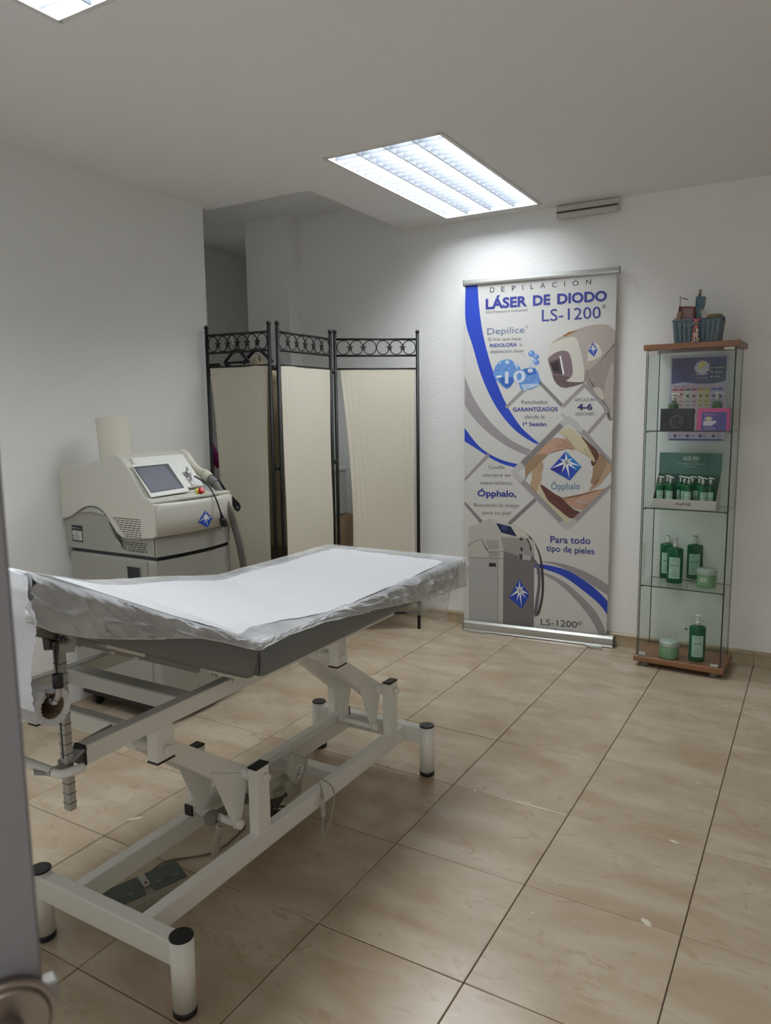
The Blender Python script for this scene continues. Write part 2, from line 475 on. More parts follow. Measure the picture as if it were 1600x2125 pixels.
MB_ = Matrix.Translation(BH) @ Matrix.Rotation(-AT, 4, 'X') @ Matrix.Rotation(pi, 4, 'Z') @ Matrix.Translation((XM1+XM0, 0, 0)).inverted()
# local: y runs towards the head, z up out of the backrest
def bk(x, s, h):      # x world, s distance towards the head, h height above the underside
    return Vector((x, -.103-s*cos(AT)+h*sin(AT)*1.0, ZB+s*sin(AT)+h*cos(AT)))
pad(bm, XM0, XM1, .632, ZT-ZB)
for v in bm.verts: v.co = bk(v.co.x, v.co.y, v.co.z)
part('backrest_cushion', bm, VIN, bed)
# welt seams at the fold
bm = BM()
tube(bm, [(XM1-.004, -.096, ZB+.01), (XM1+.0015, -.097, ZB+.03), (XM1+.0015, -.097, ZT-.03), (XM1-.008, -.097, ZT-.008)], .002, 6)
part('seam', bm, mat('vinyl_seam', srgb(52, 55, 56), .5), bed)

# upper frame
def rtube(p, q, w_=.03, h_=.040, name='frame_tube', m=FRM):
    bm = BM(); bar(bm, p, q, w_, h_, Vector((0, 0, 1)), bev=.003); return part(name, bm, m, bed)
XRt, XLt, ZU = -.195, -.615, .6175
rtube((XRt, -.500, ZU), (XRt, .72, ZU)); rtube((XLt, -.500, ZU), (XLt, .72, ZU))
for x in (XRt, XLt):
    bm = BM(); box(bm, x-.016, x+.016, -.507, -.499, ZU-.021, ZU+.021, .002); part('end_cap', bm, BLACKP, bed, label='black plastic end cap')
for y, h_ in ((-.212, .044), (-.388, .028), (.30, .04), (.68, .04)):
    bm = BM(); box(bm, XLt+.015, XRt-.015, y-h_/2, y+h_/2, ZU-.0195, ZU+.0195, .003); part('cross_tube', bm, FRM, bed)
# packers under the seat
for x in (XRt, XLt):
    bm = BM(); box(bm, x-.02, x+.02, -.06, .70, ZU+.0195, ZB+.001, .001); part('mounting_strip', bm, FRM, bed)
# backrest steel strip with screws
for x in (-.19, -.60):
    bm = BM(); bar(bm, bk(x, .10, -.007), bk(x, .57, -.007), .036, .013)
    part('backrest_strip', bm, mat('strip_grey', srgb(158, 156, 150), .4), bed)
for s in (.03, .33):
    bm = BM(); bar(bm, bk(-.13, s, -.004), bk(-.13, s+.1, -.004), .03, .006); hp = part('hinge_plate', bm, FRM, bed)
    for e_ in (.015, .075):
        bm = BM(); tube(bm, [bk(-.122, s+e_, -.007), bk(-.122, s+e_, -.016)], .0065, 6); part('screw', bm, CHROME, hp)
# ratchet strut
sx_, sy_ = -.166, -.553
zt = bk(0, (-.103-sy_)/cos(AT), 0).z-.012
bm = BM(); box(bm, sx_-.009, sx_+.009, sy_-.008, sy_+.008, .535, zt-.005, .0015)
st = part('ratchet_strut', bm, mat('galvanised_steel', srgb(176, 176, 174), .32, .85, noise_s=60, noise_a=.12), bed, label='galvanised notched support strut')
bm = BM()
for k in range(15):
    z = .55+k*.0195
    box(bm, sx_-.0095, sx_+.0095, sy_-.0083, sy_-.0072, z, z+.0012); box(bm, sx_+.0075, sx_+.0096, sy_-.008, sy_+.008, z, z+.0012)
part('notch', bm, mat('notch_dark', srgb(70, 70, 70), .6), st)
bm = BM(); box(bm, sx_-.0015, sx_+.0015, sy_-.0088, sy_-.007, .64, zt-.01); part('slot', bm, mat('slot_dark', srgb(60, 60, 60), .6), st)
bm = BM(); prism(bm, [Vector((sx_-.016, sy_-.02, zt-.018)), Vector((sx_-.016, sy_+.022, zt-.028)), Vector((sx_-.016, sy_+.026, zt+.004)), Vector((sx_-.016, sy_-.01, zt+.022)), Vector((sx_-.016, sy_-.022, zt+.012))], (.004, 0, 0))
prism(bm, [Vector((sx_+.012, sy_-.012, zt-.022)), Vector((sx_+.012, sy_+.02, zt-.028)), Vector((sx_+.012, sy_+.03, zt+.0)), Vector((sx_+.012, sy_-.006, zt+.018))], (.004, 0, 0))
part('strut_bracket', bm, CHROME, bed)
bm = BM(); tube(bm, [(sx_-.02, sy_, zt), (sx_+.03, sy_, zt)], .004, 10); tube(bm, [(sx_+.017, sy_, zt), (sx_+.022, sy_, zt)], .008, 6); part('strut_bolt', bm, mat('bolt', srgb(150, 150, 148), .35, 1), bed)
# curved plate and cross bar that guide the strut
bm = BM()
pts = smooth_pts([Vector((-.185, -.42, ZU+.02)), Vector((-.18, -.50, ZU+.016)), Vector((-.170, -.545, ZU+.006)), Vector((-.176, -.575, ZU)), Vector((-.215, -.590, ZU-.004))], 5)
for i in range(len(pts)-1): pass
lft = [p+Vector((-.035 if k < len(pts)*.6 else -.02, .012, 0)) for k, p in enumerate(pts)]
prism(bm, [*pts, *lft[::-1]], (0, 0, -.006))
part('guide_plate', bm, mat('guide_plate_grey', srgb(150, 152, 150), .4), bed)  # guide plate in an even mid grey
bm = BM(); tube(bm, [(-.185, -.572, ZU-.004), (-.62, -.572, ZU-.004)], .0095, 12); tube(bm, smooth_pts([(-.180, -.573, ZU-.004), (-.160, -.570, ZU-.003), (-.148, -.556, ZU), (-.144, -.535, ZU)], 3), .0085, 10); part('guide_bar', bm, FRM, bed)

# base frame
XR_, XL_ = -.210, -.440
ZR0, ZR1 = .118, .172
for x in (XR_, XL_):
    bm = BM(); box(bm, x-.016, x+.016, -.36, .80, ZR0, ZR1, .003, 2); part('base_rail', bm, FRM, bed)
LEG = [(-.085, -.372), (-.560, -.372), (-.113, .822), (-.575, .822)]
for y in (-.372, .822):
    bm = BM(); xa, xb = (-.56, -.10) if y < 0 else (-.575, -.13)
    box(bm, xa, xb, y-.018, y+.018, ZR0-.002, ZR1+.002, .003, 2); part('base_crossbar', bm, FRM, bed)
for x, y in LEG:
    bm = BM(); tube(bm, [(x, y, .016), (x, y, .180)], .0255, 28); lg = part('leg', bm, FRM, bed)
    bm = BM(); lathe(bm, [(.022, 0), (.0262, .004), (.0262, .017)], (x, y, 0), 28); part('foot', bm, BLACKP, lg, label='black rubber foot')
    bm = BM(); lathe(bm, [(.0262, 0), (.0262, .003), (.024, .0045)], (x, y, .180), 28); part('leg_cap', bm, BLACKP, lg, label='black plastic cap')
bm = BM(); box(bm, XL_+.016, XR_-.016, .40, .44, .13, .168, .002); part('motor_crossbar', bm, FRM, bed)
# posts
for x in (XR_, XL_):
    for y in (.037, .735):
        bm = BM(); box(bm, x-.0155, x+.0155, y-.026, y+.026, ZR1-.002, .352, .003, 2); po = part('post', bm, FRM, bed)
        bm = BM(); box(bm, x-.0163, x+.0163, y-.0268, y+.0268, .352, .3575, .002); part('post_cap', bm, BLACKP, po, label='black plastic cap')
for y in (.037, .735):
    A = Vector((0, y, .322)); B = Vector((0, y-.338, .545)); Cc = Vector((0, y-.038, .195))
    bm = BM(); tube(bm, [(XR_-.014, A.y, A.z), (XL_+.014, A.y, A.z)], .0175, 20); part('pivot_tube', bm, FRM, bed)
    bm = BM()
    for x in (XR_+.0155, XL_-.0155-.012):
        tube(bm, [(x, A.y+.006, A.z), (x+.012, A.y+.006, A.z)], .011, 16)
    part('pivot_bolt', bm, FRM, bed)
    # bell cranks: an arm up to the frame bracket and a tapered plate down to the link bar
    for x in (-.275, -.395):
        bm = BM()
        arm = [B+Vector((0, -.020, .004)), B+Vector((0, -.006, .022)), B+Vector((0, .03, .012)), A+Vector((0, .002, .020)), A+Vector((0, .02, 0)), A+Vector((0, .006, -.018)), A+Vector((0, -.05, -.022)),
               B+Vector((0, .03, -.034)), B+Vector((0, -.012, -.016))]
        prism(bm, [p+Vector((x-.016, 0, 0)) for p in arm], (.032, 0, 0))
        part('crank_arm', bm, FRM, bed)
        bm = BM()
        pl_ = [A+Vector((0, .010, -.005)), Cc+Vector((0, .014, .004)), Cc+Vector((0, .008, -.011)), Cc+Vector((0, -.004, -.014)), Cc+Vector((0, -.014, -.006)), Cc+Vector((0, -.020, .012)), A+Vector((0, -.128, .055)), A+Vector((0, -.05, .02))]
        prism(bm, [p+Vector((x+.017, 0, 0)) for p in pl_], (.004, 0, 0))
        part('crank_plate', bm, FRM, bed)
    bm = BM(); tube(bm, [(-.250, Cc.y, Cc.z), (-.435, Cc.y, Cc.z)], .010, 14); tube(bm, [(-.243, Cc.y, Cc.z), (-.255, Cc.y, Cc.z)], .0125, 14); part('link_pin', bm, FRM, bed)
    bm = BM(); tube(bm, [(XR_+.01, B.y, B.z), (XLt-.01, B.y, B.z)], .014, 16); part('upper_pivot_tube', bm, FRM, bed)
    for x in (XRt, XLt):
        bm = BM(); box(bm, x-.0155, x+.0155, B.y-.025, B.y+.025, B.z-.022, ZU-.019, .002, 2); hb = part('hanging_bracket', bm, FRM, bed)
        bm = BM(); box(bm, x-.0162, x+.0162, B.y-.0256, B.y+.0256, B.z-.026, B.z-.022); part('bracket_cap', bm, BLACKP, hb, label='black plastic cap')
    bm = BM(); tube(bm, [(XRt+.0155, B.y+.004, B.z), (XRt+.027, B.y+.004, B.z)], .0115, 16); part('pivot_bolt', bm, FRM, bed)
bm = BM(); box(bm, -.434, -.406, -.012, .775, .180, .210, .003, 2); part('link_bar', bm, FRM, bed)
bm = BM(); box(bm, -.435, -.405, -.017, -.011, .179, .211, .002); box(bm, -.435, -.405, .774, .780, .179, .211, .002); part('link_cap', bm, BLACKP, bed, label='black plastic end cap')

# actuator
ACT = mat('actuator_beige', srgb(176, 174, 158), .45)
bm = BM(); tube(bm, [(-.335, -.02, .197), (-.335, .15, .183)], .0125, 16); tube(bm, [(-.335, -.025, .198), (-.335, -.005, .196)], .019, 14); act = part('actuator_rod', bm, mat('rod_grey', srgb(120, 120, 112), .4), bed)
bm = BM(); tube(bm, [(-.335, .13, .184), (-.335, .15, .183)], .022, 16); tube(bm, [(-.335, .15, .183), (-.335, .30, .162)], .019, 16)
box(bm, -.365, -.305, .27, .35, .105, .168, .008, 2)
part('gear_housing', bm, ACT, bed)
bm = BM(); mb, mt_ = Vector((-.325, .318, .145)), Vector((-.325, .366, .214))
dd = (mt_-mb).normalized()
tube(bm, [mb, mb+dd*.004, mt_-dd*.006, mt_], [.028, .030, .030, .027], 26); mo = part('motor', bm, ACT, bed, label='grey beige cylindrical lift motor')
bm = BM(); 
def onc(t, u):
    a_, b__ = frame_of(dd); return mb+dd*t+(a_*cos(u)+b__*sin(u))*.0303
# paper label wrapped on the motor facing the camera
best = min((onc(.07, k*.1)-CAM).length for k in range(63)); u0 = [k*.1 for k in range(63) if abs((onc(.07, k*.1)-CAM).length-best) < 1e-9][0]
sgn = 1 if onc(.07, u0+.5).dot(R2) > onc(.07, u0-.5).dot(R2) else -1
grid(bm, 6, 2, lambda i, j: onc(.018+.040*j, u0+sgn*(.15+.75*i)))
ml = part('motor_label', bm, mat('label_paper', srgb(205, 204, 196), .6), mo)
bm = BM()
for j in range(7):
    grid(bm, 4, 2, lambda i, k: mb+dd*(.021+j*.005+.002*k)+((onc(0, u0+sgn*(.25+(.2+.3*((j*37 % 5)/5))*i))-mb)*1.02))
part('lettering', bm, mat('print_dark', srgb(45, 45, 45), .6), ml)
bm = BM()
for k in range(5):
    tube(bm, smooth_pts([(-.30+.012*k, .10+.03*k, .135), (-.285-.01*k, .17, .125+.006*k), (-.30, .25, .14), (-.32, .29, .13)], 4), .0035, 6)
box(bm, -.32, -.27, .12, .22, .095, .115, .004)
part('cable_bundle', bm, mat('cable_dark', srgb(70, 68, 60), .6), bed)
bm = BM(); box(bm, -.28, -.262, .135, .155, .13, .145, .002); part('cable_clip', bm, BLACKP, bed)

# grey lead slung over the near rail with its in-line plug
CAB = mat('cable_grey', srgb(172, 168, 158), .5)
bm = BM()
P = [Vector((-.225, .062, .345)), Vector((-.235, .12, .30))]
for px, py, x in ((600, 1595, -.215), (630, 1606, -.200), (660, 1613, -.19), (680, 1624, -.185), (692, 1638, -.183), (694, 1655, -.182), (688, 1690, -.182), (680, 1720, -.182), (672, 1736, -.182), (670, 1725, -.182), (669.5, 1708, -.182)):
    P.append(atx(px, py, x))
tube(bm, smooth_pts(P, 5), .0022, 8)
ld = part('lead', bm, CAB, bed)
bm = BM(); a = atx(659, 1616, -.188); bq = atx(667, 1640, -.183); tube(bm, smooth_pts([atx(655, 1613, -.20), a, atx(664, 1626, -.184), bq], 4), .0022, 8); part('lead', bm, CAB, bed)
bm = BM()
p0, p1, p2, p3, p4 = [atx(*q, -.181) for q in ((667, 1638), (668.5, 1655), (670, 1675), (671, 1694), (670, 1708))]
for k in range(6):
    p = p0.lerp(p1, k/6); tube(bm, [p, p.lerp(p1, .1)], [.004+.0004*k, .0042+.0004*k], 10)
for k in range(5):
    p = p3.lerp(p4, k/5); tube(bm, [p, p.lerp(p4, .12)], [.0052-.0004*k]*2, 10)
bar(bm, p1, p2, .013, .010, bev=.002); bar(bm, p2+(p3-p2)*.06, p3, .012, .010, bev=.002)
part('inline_plug', bm, mat('plug_grey', srgb(190, 188, 178), .4), ld)

# coiled lead and floor lead to the foot switch
bm = BM(); CL = []
q0, q1 = atx(458, 1712, -.30), atx(445, 1772, -.34)
q1.z = max(q1.z, .02)
ax = (q1-q0); a_, b__ = frame_of(ax)
P = [atx(455, 1692, -.30), atx(457, 1703, -.30), q0]
for k in range(180):
    t = k/180; P.append(q0+ax*t+(a_*cos(t*2*pi*15)+b__*sin(t*2*pi*15))*.0085)
tube(bm, P, .0024, 6)
part('coiled_lead', bm, mat('coil_beige', srgb(186, 180, 164), .5), bed)

# foot switch lying under the couch
fs = root('foot_switch', 'dark grey green two-pedal foot switch on the floor under the couch', 'foot switch', tuple(atz(300, 1835, 0)))
FSM = mat('pedal_green_grey', srgb(84, 92, 88), .45); FSB = mat('switch_body_beige', srgb(158, 152, 136), .5)
def fz(px, py, z): return atz(px, py, z)
c_l, c_r = atz(228, 1872, .035), atz(372, 1808, .035)
d_ = (c_r-c_l).normalized(); n_ = Vector((d_.y, -d_.x, 0))
if n_.dot(Vector((CAM.x, CAM.y, 0))-c_l) < 0: n_ = -n_
L_ = (c_r-c_l).length
def fp(s, t, z): q = c_l+d_*s+n_*t; return Vector((q.x, q.y, z))
zf = .038
bm = BM(); prism(bm, [fp(-.03, .03, .001), fp(-.03, .048, .001), fp(-.03, .042, .020), fp(-.03, .028, .030), fp(-.03, -.038, .044), fp(-.03, -.045, .001)], d_*(L_+.04)); part('switch_body', bm, FSB, fs); 
for s0, s1 in ((-.028, L_*.44), (L_*.56, L_+.008)):
    bm = BM(); prism(bm, [fp(s0, .029, .030), fp(s0, -.030, .046), fp(s0, -.034, .050), fp(s0, .030, .0345)], d_*(s1-s0)); pd = part('pedal', bm, FSM, fs); bevelmod(pd, .004, 2)
    bm = BM(); m_ = (s0+s1)/2
    prism(bm, [fp(m_-.03, .016, .0385), fp(m_+.03, .016, .0385), fp(m_+.03, .009, .0406), fp(m_-.03, .009, .0406)], (0, 0, .0006)); part('pedal_mark', bm, mat('pedal_mark', srgb(112, 118, 112), .5), pd)
    bm = BM(); prism(bm, [fp(m_-.014, .0135, .0400), fp(m_+.014, .0135, .0400), fp(m_+.014, .0115, .0406), fp(m_-.014, .0115, .0406)], (0, 0, .0006)); part('arrow_print', bm, mat('print_black', srgb(20, 22, 22), .5), pd)
bm = BM(); box(bm, 0, .001, 0, .001, 0, .001); bm.free()
bm = BM(); pts = [fp(L_*.44+.002, -.034, .049), fp(L_*.56-.002, -.034, .049), fp(L_*.56-.002, .006, .0415), fp(L_*.54, .012, .040), fp(L_*.46, .012, .040), fp(L_*.44+.002, .006, .0415)]
prism(bm, pts, (0, 0, .004)); tg = part('centre_tab', bm, mat('tab_light', srgb(168, 166, 158), .45), fs)
bm = BM(); c = fp(L_*.5, .002, .047); lathe(bm, [(.0045, 0), (.0045, .0005)], tuple(c), 12); part('indicator', bm, mat('indicator_red', srgb(110, 66, 58), .5), tg)
bm = BM(); q = fp(L_*.42, .052, .012); tube(bm, [q-n_*.012, q+n_*.004], .008, 12); tube(bm, smooth_pts([q, q+n_*.012-Vector((0, 0, .008)), q-d_*.10+n_*.006-Vector((0, 0, .009))], 5), .002, 6); part('strain_relief', bm, GREYP, fs)
bm = BM(); P = [fp(L_*.3, -.05, .004)]+[atz(px, py, .004) for px, py in ((330, 1795), (366, 1783), (400, 1778), (432, 1772), (460, 1758), (486, 1738), (510, 1712))]
tube(bm, smooth_pts(P, 5), .0026, 6); part('switch_cable', bm, mat('cable_olive', srgb(120, 112, 96), .5), fs)
# ------------------------------------------------------------------ plastic cover and paper on the couch
def top_z(y):
    """height of the cushion tops along the middle"""
    if y > -.10: return ZT
    return ZT+(-.10-y)*math.tan(AT)
def lerp(a, b, t): return a+(b-a)*t
def pw(t, K):
    for i in range(len(K)-1):
        if t <= K[i+1][0]:
            u = (t-K[i][0])/(K[i+1][0]-K[i][0]); return lerp(K[i][1], K[i+1][1], max(0, u))
    return K[-1][1]
YH = -.660        # head end of the backrest
def cover_z(x, y):
    """elastic cover: tight over the right edge, bridging the fold towards the left"""
    base = top_z(max(y, -.648))
    u = (XM1-x)/(XM1-XM0)          # 0 right, 1 left
    u = min(1, max(0, u))
    y0, y1 = -.60, lerp(.10, .42, u)
    chord = lerp(top_z(y0), ZT, (y-y0)/(y1-y0)) if y0 < y < y1 else base
    k = .06+.62*u**.7
    sag = base+(chord-base)*k if chord > base else base
    # smooth the fold itself
    return sag+.0018
FILM = film('cover_film', srgb(232, 234, 236), .56, .26, noise_s=9, bump=1.0, bump_s=45)
PAPER = mat('couch_paper', srgb(214, 215, 218), .65, bump=.5, bump_s=70)
def wr(x, y, z):
    return (noise.noise(Vector((x*9, y*3, 0)))*.006+noise.noise(Vector((x*26, y*14, 3)))*.0025)
# cover: top, right skirt with gathered elastic, far end skirt
def cover_pt(i, j):
    # i along the couch (0 head .. 1 foot), j across (0 left .. 1 right skirt hem)
    y = lerp(-.652, 1.055, i)
    D = pw(y, [(-.68, .074), (-.598, .083), (-.531, .080), (-.437, .063), (-.373, .048), (-.29, .029), (-.223, .024), (-.124, .022), (-.06, .015), (.013, .010), (.157, .012), (.412, .038), (.757, .083), (1.06, .100)])
    if j < .70:
        u = j/.70; x = lerp(XM0-.004, XM1-.012, u)
        z = cover_z(x, y); 
        z += abs(wr(x, y, 0))*.8
        ye = y
        return Vector((x, ye, z))
    t = (j-.70)/.30; s = t*(D+.010)
    zt = cover_z(XM1-.012, y)
    if s < .03:
        a = s/.03*pi/2; dx = -.012+sin(a)*.020; dz = -(1-cos(a))*.020
    else:
        dx = .008; dz = -.020-(s-.03)
    # thin sharp creases fanning down from the gathered edge, over soft puffs
    q = (y+.16)*(1+.55*t) if y < .2 else (y-.9)*(1+.3*t)
    cr = 0
    for sc_, am, ph in ((11, .0055, 0), (23, .0032, 4.7), (41, .0016, 9.1)):
        n_ = noise.noise(Vector((q*sc_, t*1.6+ph, ph))); cr += am*(1-min(1, abs(n_)*5))**2
    puff = .006*(noise.noise(Vector((q*14, t*2, 20)))+.5)
    k_ = min(1, t*3.5)*min(1, D/.04)
    dx += (cr*2.3+puff)*k_
    if y < -.10: p = Vector((XM1+dx, y-dz*sin(AT)*-1.0, zt+dz*cos(AT)))
    else: p = Vector((XM1+dx, y, zt+dz))
    return p
bm = BM(); grid(bm, 460, 90, cover_pt)
cov = single('couch_cover', bm, FILM, 'crinkled translucent fitted plastic cover gathered over the couch cushions', 'couch cover')
# elastic hem and the far end of the cover hanging down
bm = BM()
tube(bm, [cover_pt(i/160, 1.0)+Vector((.001, 0, 0)) for i in range(161)], .0016, 6)
part('elastic_hem', bm, mat('hem_white', srgb(206, 206, 202), .6), cov)
bm = BM()
def headpt(i, j):
    a = min(1, j*3)*pi/2; x = lerp(XM1+.006, XM0, i)
    p = bk(x, .622, 0); d = j*.092
    z = cover_z(min(x, XM1-.012), -.652)-d*1.0-(0 if j < .01 else .002); y = -.652-.006*sin(a)+.010*max(0, j-.35)
    z -= .02*max(0, (i < .06))*0
    return Vector((x-(.006 if i < .01 else 0)*(1-sin(a)), y+noise.noise(Vector((x*16, j*3, 4)))*.005, z))
grid(bm, 60, 14, headpt); part('head_skirt', bm, FILM, cov)
FILM2 = film('cover_film_thin', srgb(214, 216, 214), .42, .4, noise_s=12, bump=.8, bump_s=50)
bm = BM()
def endpt(i, j):
    x = lerp(XM1+.010, XM0, i); t = j
    z = ZT+.005-t*.115-(.02*sin(t*pi)); y = 1.055+.018*sin(min(1, t*1.4)*pi/2)-max(0, t-.6)*.05
    y += .004*sin(x*55+t*5)+noise.noise(Vector((x*14, t*3, 8)))*.010
    return Vector((x+(.006*sin(t*7) if i < .05 else 0), y, z))
grid(bm, 60, 14, endpt); part('end_skirt', bm, FILM, cov)
# loose corner of the cover hanging below the foot end
C0 = [Vector((-.10, 1.03, .66)), Vector((-.09, 1.04, .60)), Vector((-.115, 1.02, .505)), Vector((-.22, .99, .515)), Vector((-.34, .97, .535))]
bm = BM()
def flap(i, j):
    top = Vector((lerp(-.088, -.40, i), 1.045-.04*i, .655-.035*i)); botp = smooth_pts([aty(935, 1208, 1.03), aty(927, 1290, 1.02), aty(905, 1287, 1.0), aty(868, 1278, .99), aty(831, 1268, .99)], 8)
    k = i*(len(botp)-1); a = int(min(k, len(botp)-2)); bt = botp[a].lerp(botp[a+1], k-a)
    p = top.lerp(bt, j); p.y += noise.noise(Vector((i*5, j*4, 1)))*.03*j; return p
grid(bm, 30, 16, flap); part('loose_flap', bm, FILM2, cov)

# paper: over the seat, up the backrest, over the head end and down to its roll
def scal(s, a=.0045): 
    s = s/.021; return a*abs(sin(s*pi))*(.6+.6*noise.noise(Vector((s*.4, 3, 0))))
def paper_sec(s):
    """centre line: s = y on top; returns y, z base"""
    return s
yr = [(-.70, -.100), (-.40, -.104), (-.25, -.108), (-.12, -.130), (-.03, -.160), (.06, -.140), (.20, -.095), (.42, -.088), (.66, -.092), (.98, -.105)]
yl = [(-.70, -.640), (-.30, -.635), (.0, -.615), (.20, -.612), (.45, -.612), (.98, -.606)]
def paper_pt(i, j):
    y = lerp(-.655, .985, i)
    x0, x1 = pw(y, yl)-scal(y), pw(y, yr)+scal(y+.4, .0045 if y > -.2 else .003)
    x = lerp(x0, x1, j)
    yy = y-.03*(j)*max(0, (y-.7)/.285)
    ed = min(1, min(j, 1-j)*14)
    e = .0008+.0027*ed+.005*max(0, 1-abs(y+.10)/.5)*ed
    z = cover_z(x, y)+e+abs(wr(x, y, 0))*.8*(1 if ed >= 1 else .95)+.0015*sin(y*18+x*2)
    if y < -.62: z -= (-.62-y)**2*4
    return Vector((x, yy, z))
bm = BM(); grid(bm, 300, 60, paper_pt)
pap = single('couch_paper', bm, PAPER, 'white disposable paper sheet laid along the couch from its roll at the head end', 'paper sheet')
zr, yrl, rr_ = .796, -.650, .033
zh = paper_pt(0, .9).z
def drape(i, j):
    t = i; x0 = -.640-scal(t*.3); x1 = lerp(-.086, -.058, min(1, t*4))+scal(t*.27, .006)+.006*sin(t*7)
    x = lerp(x0, x1, j)
    K = [(0, -.655, 1.0), (.06, -.664, .985), (.25, -.672, .95), (.6, -.680, .88), (1.0, -.683, .80)]
    for k in range(len(K)-1):
        if t <= K[k+1][0]:
            u = (t-K[k][0])/(K[k+1][0]-K[k][0]); y = lerp(K[k][1], K[k+1][1], u); z = lerp(K[k][2], K[k+1][2], u); break
    if t < .08: z = lerp(paper_pt(0, j).z, .985, t/.08)
    return Vector((x, y+.003*sin(x*20+t*6), z))
bm = BM(); grid(bm, 90, 40, drape)
part('hanging_paper', bm, PAPER, pap)
roll = root('paper_roll', 'white paper roll hanging at the head end of the couch', 'paper roll', (-.35, yrl, zr))
bm = BM()
xa, xb = -.66, -.052
def outer(u, rad, x): return Vector((x, yrl+cos(u)*rad, zr+sin(u)*rad))
n = 40; A1, B1, A2, B2 = [], [], [], []
for k in range(n):
    u = 2*pi*k/n; jg = .003*noise.noise(Vector((k*.9, 0, 1)))+(.010 if 9 < k < 13 else 0)
    A1.append(bm.verts.new(outer(u, rr_, xa))); B1.append(bm.verts.new(outer(u, rr_*.97, xb-jg)))
    A2.append(bm.verts.new(outer(u, .0205+.0015*(k % 2), xa))); B2.append(bm.verts.new(outer(u, .0205+.0015*(k % 2), xb-jg-.004)))
for k in range(n):
    q = (k+1) % n
    for P_, Q_ in ((A1, B1), (B1, B2), (B2, A2), (A2, A1)):
        f = bm.faces.new((P_[k], P_[q], Q_[q], Q_[k])); f.smooth = P_ is A1
part('paper_winding', bm, PAPER, roll)
bm = BM()
A1, B1 = [], []
for k in range(n):
    u = 2*pi*k/n
    A1.append(bm.verts.new(outer(u, .0205, xa))); B1.append(bm.verts.new(outer(u, .0205+.001*(k % 2), xb-.002-.003*(k % 2))))
for k in range(n): bm.faces.new((A1[k], A1[(k+1) % n], B1[(k+1) % n], B1[k]))
part('card_core', bm, mat('card_core', srgb(150, 128, 104), .8), roll)
# holder rod of the couch that carries the roll
bm = BM()
tube(bm, smooth_pts([(-.70, -.655, .806), (-.35, -.655, .806), (-.070, -.655, .806), (-.046, -.653, .810), (-.036, -.652, .820), (-.034, -.652, .838)], 4), .0055, 12)
part('roll_holder', bm, CHROME, bed, label='bright steel roll holder rod')
bm = BM(); tube(bm, [(-.034, -.652, .834), (-.034, -.652, .856)], .0085, 16); part('holder_cap', bm, BLACKP, bed, label='black plastic rod cap')
# ================================================================== LASER MACHINE
mc = root('laser_machine', 'cream and grey laser hair-removal machine with a tilted screen, against the left wall', 'laser machine', (-1.50, .86, 0))
CRM = mat('machine_cream', srgb(198, 196, 184), .38)
MGR = mat('machine_grey', srgb(150, 149, 140), .42)
X0, X1, Y0, Y1 = -1.765, -1.215, .640, 1.070
def mp_(x, z, y=Y0): return Vector((x, y, z))
def body(name, prof, m, y0=Y0, y1=Y1, bev=.018):
    bm = BM(); prism(bm, [Vector((x, y0, z)) for x, z in prof], (0, y1-y0, 0))
    o = part(name, bm, m, mc)
    if bev: bevelmod(o, bev, 4)
    return o
def cr_(P, k=6): return [(p.x, p.y) for p in smooth_pts([(a, b_, 0) for a, b_ in P], k)]
# lower cabinet
cab = body('cabinet_body', [(X0+.02, .085), (X1, .085), (X1, .700), (X0+.02, .700)], MGR, bev=.016)
bm = BM(); box(bm, X0+.03, X1-.008, Y0+.008, Y1-.008, .700, .712); part('black_seam', bm, BLACKP, mc)
# side door with recessed pull, seen from the doorway
bm = BM(); box(bm, X0+.035, X1-.052, Y0-.006, Y0+.004, .11, .694); dr = part('side_door', bm, MGR, mc); bevelmod(dr, .003)
bm = BM(); box(bm, -1.378, -1.302, Y0-.0065, Y0-.0050, .615, .668, .0); dh = part('door_pull', bm, BLACKP, mc)
bm = BM()
for a in ((-1.380, -1.300, .667, .6705), (-1.380, -1.300, .6125, .616), (-1.381, -1.3775, .6125, .6705), (-1.3025, -1.299, .6125, .6705)): box(bm, a[0], a[1], Y0-.010, Y0-.0045, a[2], a[3])
part('pull_rim', bm, MGR, dh)
# grey shoulder and cream hood, joined along a curved line
wave = cr_([(X0-.005, .840), (-1.745, .842), (-1.715, .850), (-1.67, .872), (-1.625, .893), (-1.575, .902), (-1.535, .898), (-1.50, .880), (-1.465, .845), (-1.435, .805), (-1.405, .787), (-1.36, .783), (-1.28, .786), (X1, .793)], 4)
body('grey_shoulder', [(X0-.002, .712), (X1-.004, .712), (X1-.004, .80)]+[(min(x, X1-.004), z+.012) for x, z in wave[::-1]], MGR, Y0+.004, Y1-.004, .010)
top = cr_([(X1+.010, .80), (X1+.012, .90), (X1+.010, .925)], 3)+cr_([(-1.238, .948), (-1.262, .958), (-1.300, 1.010), (-1.345, 1.070), (-1.385, 1.106), (-1.42, 1.118), (-1.455, 1.110), (-1.50, 1.093), (-1.55, 1.082), (-1.62, 1.070), (X0, 1.062)], 4)
YU = .968
hood = body('cream_hood', wave+top, CRM, Y0-.008, YU, .016)
low_top = cr_([(X1+.010, .80), (X1+.012, .90), (X1+.010, .920)], 3)+cr_([(-1.245, .938), (-1.30, .948), (-1.36, .985), (-1.42, 1.03), (-1.50, 1.05), (-1.60, 1.058), (X0, 1.056)], 4)
body('hood_shoulder', wave+low_top, CRM, YU-.004, Y1+.008, .014)
